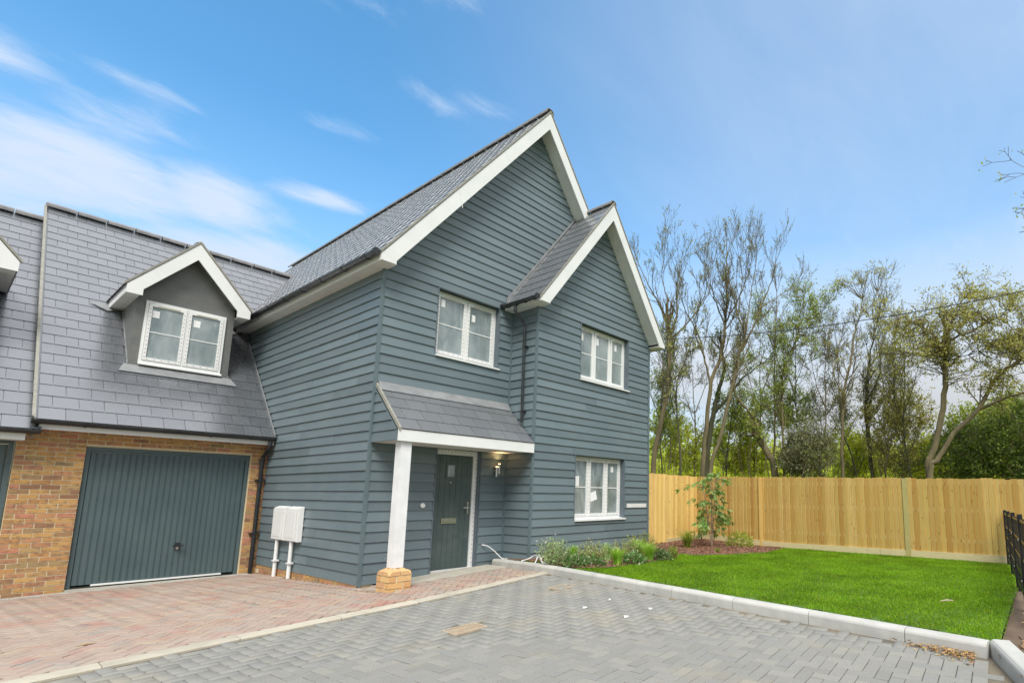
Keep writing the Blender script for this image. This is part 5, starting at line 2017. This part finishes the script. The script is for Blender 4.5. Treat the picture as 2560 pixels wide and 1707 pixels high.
def tree(label, limbs, dist, seed, bark, leafmat, leaf=.06, per_tip=3, spread=.06, prm=None, density=3.0, start=.45, blen=1.6, extra=None, depth_jit=.6, top_extra=True, group='trees behind the fence', name='tree', drop=True, lv=2):
    rng = np.random.default_rng(seed)
    prm_ = dict(wob=.13, up=.10, kids={3: 5, 2: 6, 1: 4}, ang=(22, 48))
    prm_.update(prm or {})
    wood, tips = Wood(), []
    nodes = []
    base = None
    for li, (pix, r0, r1) in enumerate(limbs):
        off = 0.0 if li == 0 else rng.uniform(-depth_jit, depth_jit)
        pts = []
        for i, (u, v) in enumerate(pix):
            t = i / max(1, len(pix) - 1)
            pts.append(at(u, 1181 - (1181 - v) * prm_.get('vs', 1.0), dist + off * t))
        if li == 0 and drop:
            b = pts[0].copy()
            b.z = -.57
            pts = [b] + pts
            base = b
        P = smooth_path(pts, 5)
        P[1:-1] += rng.normal(0, .012, P[1:-1].shape)
        r0, r1 = r0 * .62, r1 * .62
        R = np.linspace(r0, r1, len(P))
        if li == 0 and drop:
            R[:3] *= [1.35, 1.15, 1.05]
        wood.tube(P, R, 9 if r0 > .06 else 6)
        nodes.append(P[len(P) // 3 if li == 0 else 0:])
        seg = np.linalg.norm(np.diff(P, axis=0), axis=1)
        cum = np.concatenate([[0], np.cumsum(seg)])
        L = cum[-1]
        nb_ = int(L * density)
        st = start if li == 0 else .12
        for j in range(nb_):
            s_ = L * rng.uniform(st, 1.0) ** .8
            i = min(np.searchsorted(cum, s_), len(P) - 1)
            T = P[min(i + 1, len(P) - 1)] - P[max(i - 1, 0)]
            T = T / (np.linalg.norm(T) + 1e-9)
            a = rng.normal(0, 1, 3)
            a -= T * a.dot(T)
            a /= np.linalg.norm(a) + 1e-9
            ang = math.radians(rng.uniform(25, 58))
            d = T * math.cos(ang) + a * math.sin(ang)
            branch(wood, tips, rng, P[i], d, blen * rng.uniform(.5, 1.1) * (1.15 - .5 * s_ / L), min(R[i] * .5, .022), lv, prm_)
        T = P[-1] - P[-3]
        T /= np.linalg.norm(T)
        for j in range(3):
            branch(wood, tips, rng, P[-1], T + rng.normal(0, .25, 3), blen * rng.uniform(.6, 1.0), R[-1] * .85, lv, prm_)
    t = thing(name, label, 'tree', tuple(base if base is not None else at(*limbs[0][0][0], dist)), group)
    clumps = []
    if extra:
        NP = np.concatenate(nodes)
        for (u, v, du, dv, dd, n, dj) in extra:
            for c in range(max(6, n // 34)):
                c0 = np.array(at(rng.normal(u, du * .55), rng.normal(v, dv * .55), dist + dj + rng.normal(0, dd * .6)))
                dl = np.linalg.norm(NP - c0, axis=1) + .6 * np.maximum(0, NP[:, 2] - c0[2] + .2)
                a0 = NP[np.argmin(dl)]
                mid = a0 * .5 + c0 * .5 + rng.normal(0, .10, 3)
                wood.tube(smooth_path([a0, mid, c0], 3), np.linspace(.013, .0045, 7), 4)
                for q in range(4):
                    e_ = c0 + rng.normal(0, .22, 3) * [1, 1, .7]
                    wood.tube([c0 * .7 + mid * .3, (c0 + e_) / 2 + rng.normal(0, .03, 3), e_], [.006, .0045, .003], 3)
                    for z in range(9):
                        k_ = rng.uniform(.25, 1.05)
                        clumps.append(c0 * (1 - k_) + e_ * k_ + rng.normal(0, .035, 3))
    wood.build('trunk', MAT[bark], t)
    tp = np.array([a for a, b in tips])
    if len(tp) and per_tip:
        n = int(len(tp) * per_tip)
        idx = rng.integers(0, len(tp), n)
        pts = tp[idx] + rng.normal(0, spread, (n, 3))
        leaves(pts, leaf, MAT[leafmat], 'crown', t)
    if clumps:
        leaves(np.array(clumps), leaf * .95, MAT[leafmat], 'crown', t)
    return t


ASH = dict(wob=.09, up=.17, ang=(16, 40), kids={3: 5, 2: 5, 1: 3}, vs=.9)
tree('tall bare grey tree standing closest to the house corner', [
    ([(1633, 1181), (1645, 1080), (1668, 960), (1672, 850), (1672, 800)], .15, .10),
    ([(1672, 803), (1650, 720), (1625, 670), (1600, 610)], .065, .02),
    ([(1673, 805), (1692, 740), (1692, 680), (1700, 600)], .07, .02),
    ([(1675, 815), (1720, 765), (1758, 700), (1772, 640)], .055, .018),
    ([(1690, 740), (1668, 690), (1655, 640), (1660, 590)], .04, .015)], 17, 11, 'bark', 'leaf_ash', .055, .5, .02, ASH, 2.5, .6, 1.4)
tree('slim leaning sapling between the two tall bare trees', [
    ([(1702, 1181), (1697, 1080), (1690, 960), (1700, 905), (1720, 850), (1732, 800)], .065, .022),
    ([(1692, 970), (1672, 900), (1662, 850)], .03, .012)], 16, 12, 'barkdark', 'leaf_ash', .075, .8, .04, ASH, 2.2, .5, 1.0)
tree('tall pale forked tree behind the fence, its top highest of all', [
    ([(1757, 1181), (1765, 1060), (1778, 930), (1802, 860), (1812, 770), (1817, 700), (1815, 640), (1816, 590)], .15, .03),
    ([(1777, 935), (1760, 860), (1748, 805), (1718, 740), (1702, 690)], .07, .02),
    ([(1762, 860), (1740, 800), (1742, 740), (1770, 690)], .045, .015),
    ([(1813, 775), (1790, 710), (1775, 650), (1782, 600)], .05, .016),
    ([(1812, 770), (1845, 700), (1868, 640), (1880, 590)], .05, .016)], 18, 13, 'bark', 'leaf_ash', .055, .5, .02, ASH, 2.5, .55, 1.4)
tree('dark ivy covered forked trunk between pale stems', [
    ([(1765, 1181), (1780, 1040), (1795, 960), (1810, 900), (1806, 850)], .19, .08),
    ([(1785, 1015), (1825, 965), (1852, 925), (1900, 880)], .10, .03)], 19, 14, 'barkdark', 'leaf_dark', .08, 1.0, .07, ASH, 1.1, .5, .8)
tree('pale bare tree leaning right with a wide upswept crown', [
    ([(1776, 1180), (1800, 1085), (1831, 935), (1848, 850), (1862, 800), (1845, 745), (1832, 690)], .13, .035),
    ([(1852, 845), (1880, 785), (1902, 720), (1928, 650), (1938, 600)], .07, .018),
    ([(1862, 800), (1872, 740), (1878, 680), (1890, 600)], .05, .016),
    ([(1900, 725), (1935, 700), (1960, 680)], .035, .014),
    ([(1846, 745), (1850, 690), (1856, 640), (1850, 590)], .04, .015)], 17.5, 15, 'bark', 'leaf_ash', .055, .5, .02, ASH, 2.5, .55, 1.4)
tree('thin upright tree in the middle with bare top', [
    ([(1936, 1181), (1937, 1060), (1936, 900), (1940, 760), (1942, 680)], .09, .022),
    ([(1937, 1000), (1952, 920), (1975, 860)], .04, .014)], 20, 16, 'bark', 'leaf_ash', .055, .5, .04, ASH, 2.8, .35, .9)
tree('thick broken trunk with a crooked dark branch', [
    ([(1938, 1181), (1920, 1135), (1900, 1100)], .21, .17),
    ([(1902, 1105), (1885, 1045), (1852, 1005), (1836, 975), (1842, 945)], .08, .03)], 18.5, 17, 'bark', 'leaf_green', .08, 1.2, .08, None, 1.2, .7, .9)
tree('leafy green tree left of the middle with fresh foliage', [
    ([(1960, 1181), (1956, 1060), (1958, 920), (1985, 860), (2008, 790)], .09, .02),
    ([(1957, 930), (1930, 860), (1912, 810)], .04, .012),
    ([(1985, 860), (2020, 820), (2045, 790)], .035, .012)], 19, 18, 'bark', 'leaf_green', .065, 1.5, .08, None, 3.4, .35, 1.2,
    extra=[(1985, 830, 45, 50, .8, 850, 0), (1940, 930, 45, 60, .8, 700, 0), (2030, 850, 25, 40, .6, 350, 0)])
tree('slender tree with a leafy tuft at its very top', [
    ([(2106, 1181), (2105, 1080), (2110, 960), (2126, 880), (2136, 800), (2150, 745), (2156, 700)], .11, .02),
    ([(2110, 965), (2090, 930), (2078, 870)], .04, .014),
    ([(2150, 750), (2176, 720), (2194, 680)], .022, .010)], 18, 19, 'bark', 'leaf_olive', .06, .55, .05, ASH, 2.6, .4, .9,
    extra=[(2145, 695, 16, 14, .3, 90, 0), (2110, 700, 14, 14, .3, 70, 0), (2195, 680, 10, 16, .3, 70, 0)])
tree('ivy clad tree with many upright shoots right of the middle', [
    ([(2180, 1181), (2170, 1100), (2166, 980), (2174, 890), (2186, 830)], .12, .035),
    ([(2168, 1000), (2200, 930), (2196, 860), (2200, 820)], .05, .014),
    ([(2170, 1090), (2225, 1140), (2260, 1170)], .05, .03)], 20, 20, 'barkdark', 'leaf_ash', .06, .6, .05, dict(up=.22, ang=(12, 35)), 3.2, .35, 1.3)
tree('spreading two stemmed tree with olive foliage near the right edge', [
    ([(2322, 1186), (2335, 1120), (2354, 1040), (2363, 950), (2362, 895), (2358, 865)], .16, .09),
    ([(2358, 870), (2385, 845), (2425, 830), (2480, 800), (2540, 770)], .065, .02),
    ([(2358, 868), (2325, 830), (2285, 805), (2245, 790)], .045, .015),
    ([(2360, 880), (2378, 810), (2400, 760), (2420, 725)], .05, .014),
    ([(2362, 905), (2410, 890), (2470, 870)], .03, .012)], 16.5, 21, 'bark', 'leaf_olive', .065, 1.5, .07, dict(up=.03, ang=(28, 60)), 3.4, .8, 1.0,
    extra=[(2420, 790, 95, 30, 1.0, 1500, 0), (2500, 850, 80, 30, 1.0, 1300, 0), (2275, 815, 85, 26, .9, 1300, 0), (2470, 745, 75, 20, .8, 700, 0), (2285, 880, 85, 32, .9, 1100, 0), (2420, 920, 80, 26, .9, 600, 0)])
tree('leaning twin stem of the spreading tree reaching out of frame', [
    ([(2326, 1186), (2342, 1150), (2385, 1085), (2440, 1030), (2490, 948), (2560, 890), (2640, 850)], .13, .06),
    ([(2445, 1025), (2500, 1000), (2570, 975), (2640, 950)], .06, .03),
    ([(2490, 950), (2530, 900), (2545, 850)], .04, .014)], 16.2, 22, 'bark', 'leaf_olive', .065, 1.5, .07, dict(up=.04, ang=(28, 60)), 2.6, .5, .9,
    extra=[(2540, 870, 45, 45, .8, 900, 0), (2510, 960, 50, 40, .8, 500, 0)])
tree('tree standing outside the frame whose leafy twigs hang in at the right', [
    ([(3050, 1300), (3040, 1000), (3000, 700), (2930, 560), (2850, 500)], .16, .05),
    ([(2960, 540), (2800, 500), (2690, 455), (2610, 430)], .03, .006),
    ([(2960, 640), (2800, 600), (2690, 585), (2630, 583)], .03, .007),
    ([(2930, 560), (2800, 430), (2720, 380), (2650, 350)], .03, .007),
    ([(2960, 640), (2800, 530), (2680, 520), (2620, 518)], .025, .006)], 11, 23, 'bark', 'leaf_green', .055, .8, .03, dict(up=.03, ang=(25, 55), kids={3: 4, 2: 2, 1: 2}), 1.3, .5, .6, group='')


TH = dict(wob=.13, up=.10, ang=(20, 52), kids={3: 5, 2: 6, 1: 4})
for i, (ub, ut, vt, dd, lf, lab) in enumerate([
        (1655, 1662, 880, 18, 'leaf_green', 'thin leafy stem rising just right of the house corner'),
        (1735, 1728, 900, 19.5, 'leaf_ash', 'thin bare stem left of the tall pale forked tree'),
        (1815, 1850, 860, 20, 'leaf_ash', 'thin bare stem right of the pale leaning tree'),
        (1885, 1900, 830, 21, 'leaf_green', 'slight twiggy tree left of the thin upright tree'),
        (2005, 1990, 760, 20.5, 'leaf_green', 'twiggy tree with fresh leaves right of the leafy green tree'),
        (2050, 2062, 820, 19.5, 'leaf_ash', 'slight bare tree rising from the grey green bush'),
        (2140, 2090, 850, 20.5, 'leaf_ash', 'bare tree leaning left behind the slender tree'),
        (2215, 2235, 840, 19, 'leaf_olive', 'twiggy tree right of the ivy clad tree'),
        (2275, 2262, 900, 18.5, 'leaf_olive', 'low twiggy tree left of the two stemmed tree')]):
    um = (ub + ut) / 2 + (8 if i % 2 else -8)
    vm_ = (1181 + vt) / 2
    tree(lab, [([(ub, 1181), (um, vm_ + 60), (um * .5 + ut * .5, vm_ - 50), (ut, vt)], .06, .018),
               ([(um, vm_ + 20), (um - 26, vm_ - 50), (um - 38, vm_ - 110)], .03, .012),
               ([(um, vm_ - 10), (um + 24, vm_ - 80), (um + 34, vm_ - 140)], .03, .012)], dd, 80 + i, 'bark' if i % 2 else 'barkdark', lf, .055, 1.0 if lf != 'leaf_ash' else .5, .05, TH, 3.0, .2, 1.0)


def bush(label, specs, dist, seed, leafmat, leaf, n, name='bush', group='bushes behind the fence', twigs=7):
    """specs: (u, v, half width px, half height px, half depth m)"""
    rng = np.random.default_rng(seed)
    c = at(specs[0][0], 1250, dist)
    base = Vector((c.x, c.y, -.56))
    t = thing(name, label, 'bush', tuple(base), group)
    wood = Wood()
    pts = []
    tot = sum(s[2] * s[3] for s in specs)
    for (u, v, hw, hh, hd) in specs:
        m = dist / F_PX
        cen = np.array(at(u, v, dist))
        rt = np.array((RT.x, RT.y, 0)) / math.hypot(RT.x, RT.y)
        fw = np.array((-rt[1], rt[0], 0))
        k = max(4, int(n * hw * hh / tot / 45))
        for j in range(k):
            a = rng.normal(0, 1, 3)
            a /= np.linalg.norm(a)
            a *= rng.uniform(.25, 1.0) ** .5
            cc = cen + rt * a[0] * hw * m + fw * a[1] * hd + np.array((0, 0, a[2] * hh * m))
            for q in range(5):
                e_ = cc + rng.normal(0, .2, 3) * [1, 1, .8]
                s0_ = cc - (cc - np.array(base)) * .06
                wood.tube([s0_, (s0_ + e_) / 2 + rng.normal(0, .03, 3), e_], [.006, .005, .003], 3)
                k_ = rng.uniform(.1, 1.05, (9, 1))
                pts.append(s0_ * (1 - k_) + e_ * k_ + rng.normal(0, .045, (9, 3)))
            if j < twigs * hw * hh / tot:
                mid = np.array(base) * .4 + cc * .6 + rng.normal(0, .2, 3)
                b0 = np.array(base) + rng.normal(0, .25, 3) * [1, 1, 0]
                wood.tube(smooth_path([b0, mid, cc], 4), np.linspace(.018, .004, 9), 4)
    if wood.V:
        wood.build('stems', MAT['twig'], t)
    leaves(np.concatenate(pts), leaf, MAT[leafmat], 'foliage', t)


bush('bright green bush under the tall bare trees by the house', [(1665, 1090, 45, 80, .8), (1720, 1120, 50, 70, .8)], 20, 31, 'leaf_bright', .10, 5967)
bush('loose fresh green bush behind the slim sapling', [(1650, 960, 28, 60, .6), (1680, 1040, 35, 60, .6)], 18.5, 32, 'leaf_green', .075, 2295)
bush('bright green bush between the pale leaning trunks', [(1830, 1100, 55, 80, .9), (1880, 1140, 50, 50, .8)], 21, 33, 'leaf_bright', .10, 7344)
bush('airy green bush beside the broken trunk', [(1880, 1020, 60, 60, .8), (1830, 1000, 40, 45, .6)], 20, 34, 'leaf_green', .08, 3901)
bush('dull grey green twiggy bush behind the fence centre', [(2020, 1120, 62, 75, .9), (1985, 1150, 40, 45, .8)], 18, 35, 'leaf_grey', .07, 10557, twigs=14)
bush('bright green undergrowth right of the grey bush', [(2110, 1120, 50, 70, .9), (2170, 1140, 50, 55, .9)], 22, 36, 'leaf_bright', .10, 6426)
bush('olive bush beside the ivy clad tree', [(2230, 1090, 60, 80, .9), (2200, 1020, 50, 55, .8), (2280, 1020, 45, 55, .8)], 20, 37, 'leaf_olive', .085, 8262, twigs=10)
bush('dark evergreen thicket behind the two stemmed tree', [(2400, 1130, 70, 70, 1.0), (2480, 1120, 80, 80, 1.0), (2560, 1110, 80, 90, 1.0)], 18.5, 38, 'leaf_dark', .085, 21802, twigs=10)
bush('green bush rising above the dark thicket at the right', [(2450, 1060, 70, 55, .9), (2540, 1040, 70, 60, .9)], 20, 39, 'leaf_green', .09, 9639)
bush('green bush at the foot of the two stemmed tree', [(2330, 1140, 50, 50, .8), (2290, 1150, 50, 45, .8)], 21, 40, 'leaf_bright', .09, 5967)
bush('thin green bush under the leafy tree left of centre', [(1940, 1010, 50, 70, .8), (1990, 1020, 45, 60, .7)], 21, 41, 'leaf_green', .085, 3901)
bush('loose bush between the slender and the ivy clad tree', [(2060, 990, 50, 60, .8), (2130, 1000, 50, 55, .7), (2230, 940, 60, 50, .7)], 21.5, 42, 'leaf_grey', .07, 5049, twigs=12)
# far off wood beyond the field
pts = []
rng = np.random.default_rng(50)
for c in range(1300):
    u = rng.uniform(1450, 3100)
    d_ = rng.uniform(38, 52)
    v = 1200 - rng.uniform(-20, 95) * rng.uniform(.2, 1)
    pts.append(np.array(at(u, v, d_)) + rng.normal(0, .8, (55, 3)) * [1, 1, .6])
o = leaves(np.concatenate(pts), .32, MAT['leaf_bright'], 'far_wood', None)
tag(o, 'band of pale green woodland far behind the trees', 'wood', kind='stuff')

# ------------------------------------------------------------------ bed plants


def spiky(label, u, v, h, w, n, mat, flowers=0, seed=1, pt=None):
    rng = np.random.default_rng(seed)
    b = on_ground(u, v, Lz) if pt is None else Vector(pt)
    h *= .86
    n = int(n * .8)
    t = thing('shrub', label, 'plant', tuple(b), 'plants in the bed')
    wood = Wood()
    pts, al = [], []
    tips = []
    for i in range(n):
        a = rng.uniform(0, 2 * math.pi)
        r = w * rng.uniform(0, 1) ** .6
        hh_ = h * rng.uniform(.55, 1.0) * (1 - .3 * r / w)
        p0 = np.array(b) + [rng.normal(0, .03), rng.normal(0, .03), 0]
        p2 = np.array(b) + [math.cos(a) * r, math.sin(a) * r, hh_]
        p1 = (p0 + p2) / 2 + [math.cos(a) * r * .15, math.sin(a) * r * .15, -.03]
        P = smooth_path([p0, p1, p2], 4)
        wood.tube(P, np.linspace(.004, .002, len(P)), 3)
        tips.append(p2)
        for q in np.linspace(.12, 1, 16):
            f_ = q * (len(P) - 1)
            j = min(int(f_), len(P) - 2)
            pts.append(P[j] + (P[j + 1] - P[j]) * (f_ - j) + rng.normal(0, .008, 3))
            al.append((P[j + 1] - P[j]) / np.linalg.norm(P[j + 1] - P[j]) * .9)
    wood.build('stems', MAT['twig'], t)
    leaves(np.array(pts), .042, MAT[mat], 'foliage', t, elong=3.2, along=np.array(al) + RNG.normal(0, .35, (len(al), 3)))
    if flowers:
        f_ = np.array([tips[i % len(tips)] for i in range(flowers)]) + rng.normal(0, .02, (flowers, 3)) + [0, 0, .06]
        tag(leaves(f_, .03, MAT['flower'], 'flowers', t, elong=1.3), kind='stuff')


def tuft(label, u, v, h, w, n, mat='leaf_grassy', seed=1):
    rng = np.random.default_rng(seed)
    b = on_ground(u, v, Lz)
    t = thing('grass_clump', label, 'plant', tuple(b), 'plants in the bed')
    V, Fc = [], []
    for i in range(n):
        a = rng.uniform(0, 2 * math.pi)
        r = w * rng.uniform(.2, 1)
        hh_ = h * rng.uniform(.55, 1.0)
        bw_ = rng.uniform(.004, .008)
        sx, sy = -math.sin(a) * bw_, math.cos(a) * bw_
        k0 = len(V)
        x0_, y0_ = b.x + rng.normal(0, .025), b.y + rng.normal(0, .025)
        for q in range(4):
            tq = q / 3
            cx_, cy_ = x0_ + math.cos(a) * r * tq ** 1.6, y0_ + math.sin(a) * r * tq ** 1.6
            cz_ = b.z + hh_ * (1 - (1 - tq) ** 1.8)
            k_ = 1 - .85 * tq
            V += [(cx_ - sx * k_, cy_ - sy * k_, cz_), (cx_ + sx * k_, cy_ + sy * k_, cz_)]
        for q in range(3):
            Fc.append((k0 + 2 * q, k0 + 2 * q + 1, k0 + 2 * q + 3, k0 + 2 * q + 2))
    link('leaves', fast_mesh('leaves', V, Fc, MAT[mat]), t)


def mound(label, u, v, h, w, n, mat, leaf=.05, seed=1, elong=1.7):
    rng = np.random.default_rng(seed)
    b = on_ground(u, v, Lz)
    t = thing('shrub', label, 'plant', tuple(b), 'plants in the bed')
    a = rng.normal(0, 1, (n, 3))
    a[:, 2] = np.abs(a[:, 2])
    a /= np.linalg.norm(a, axis=1)[:, None]
    a *= rng.uniform(.3, 1, (n, 1)) ** .5
    pts = np.array(b) + a * [w, w, h] + rng.normal(0, .015, (n, 3))
    wood = Wood()
    for i in range(14):
        wood.tube(smooth_path([np.array(b), np.array(b) * .5 + pts[i] * .5 + rng.normal(0, .02, 3), pts[i]], 3), np.linspace(.005, .002, 7), 3)
    wood.build('stems', MAT['twig'], t)
    leaves(pts, leaf, MAT[mat], 'foliage', t, elong=elong, along=a * .8)


spiky('tall lavender bush with faded flower spikes beside the white cable', 1384, 1412, .60, .30, 110, 'leaf_lav', 12, 61)
mound('small white edged shrub at the kerb end of the bed', 1436, 1416, .19, .20, 420, 'leaf_var', .055, 62)
tuft('little bright grass clump behind the kerb end white edged shrub', 1432, 1404, .30, .16, 150, seed=63)
spiky('grey green shrub with pale spires below the lower window', 1478, 1408, .50, .30, 95, 'leaf_pale', 0, 64)
mound('low white edged shrub in front of the pale spires', 1482, 1415, .15, .22, 380, 'leaf_var', .05, 65)
spiky('low grey shrub left of the pale spires', 1456, 1404, .28, .22, 55, 'leaf_lav', 0, 79)
tuft('blue green grass clump under the middle of the lower window', 1517, 1401, .32, .24, 230, 'leaf_lav', seed=66)
tuft('bright green grass clump at the front of the bed', 1543, 1413, .30, .25, 260, seed=67)
spiky('tall pale shrub with upright spires right of the lower window', 1570, 1396, .52, .30, 90, 'leaf_pale', 0, 68)
mound('white edged shrub at the front in the middle of the bed', 1584, 1409, .20, .20, 420, 'leaf_var', .055, 69)
tuft('green grass clump behind the middle white edged shrub', 1594, 1396, .36, .28, 230, seed=70)
spiky('dark green feathery shrub against the house corner', 1604, 1384, .55, .34, 90, 'leaf_green', 0, 71)
tuft('bright grass clump near the lawn end of the bed', 1621, 1402, .34, .28, 260, seed=72)
mound('white edged shrub nearest the lawn corner', 1648, 1400, .18, .22, 400, 'leaf_var', .055, 73)
spiky('small dense conifer alone at the tip of the bed', 1681, 1396, .32, .10, 60, 'leaf_green', 0, 74)
tuft('green shrub left of the young tree at the fence', 1719, 1370, .42, .42, 300, 'leaf_green', seed=75)
mound('green shrub right of the young tree at the fence', 1849, 1366, .36, .34, 700, 'leaf_green', .07, 76, 3)
tuft('small seedling in the mulch before the young tree', 1795, 1381, .12, .12, 40, seed=78)

# young evergreen with hanging long leaves in front of the fence
rng = np.random.default_rng(77)
b = on_ground(1779.6, 1368, Lz)
t = thing('young_tree', 'young slender tree with drooping glossy leaves in front of the fence', 'tree', tuple(b))
wood = Wood()
pts, al = [], []
Hh = 1.92
for s_i in range(4):
    a = rng.uniform(0, 6.28)
    k_ = .05 * s_i
    P = smooth_path([np.array(b), np.array(b) + [math.cos(a) * k_, math.sin(a) * k_, Hh * .4], np.array(b) + [math.cos(a) * k_ * 2.2, math.sin(a) * k_ * 2.2, Hh * (.95 - .07 * s_i)]], 8)
    wood.tube(P, np.linspace(.016, .006, len(P)), 6)
    for j in range(20):
        f_ = rng.uniform(.18, 1) * (len(P) - 1)
        i = min(int(f_), len(P) - 2)
        p = P[i] + (P[i + 1] - P[i]) * (f_ - i)
        a2 = rng.uniform(0, 6.28)
        L = rng.uniform(.12, .58)
        e_ = p + [math.cos(a2) * L, math.sin(a2) * L, rng.uniform(-.06, .16)]
        Q_ = smooth_path([p, (p + e_) / 2 + [0, 0, .07], e_], 3)
        wood.tube(Q_, np.linspace(.005, .0025, len(Q_)), 3)
        for q in range(2):
            c = Q_[-1 - 2 * q]
            for l in range(7):
                pts.append(c + rng.normal(0, .012, 3))
                d = np.array([math.cos(a2), math.sin(a2), -1.0]) + rng.normal(0, .5, 3)
                al.append(d)
wood.build('stems', MAT['twig'], t)
leaves(np.array(pts), .14, MAT['leaf_laurel'], 'leaves', t, elong=4.2, along=np.array(al))

# overhead cable
pa, pb = at(1440, 872, 13.5), at(2950, 665, 13.5)
MB().tube([pa.lerp(pb, k / 24) - Vector((0, 0, .5 * (1 - (2 * k / 24 - 1) ** 2) - .25)) for k in range(25)], .010, 6).build('overhead_cable', MAT['black'], label='dark overhead cable crossing in front of the trees', cat='cable')
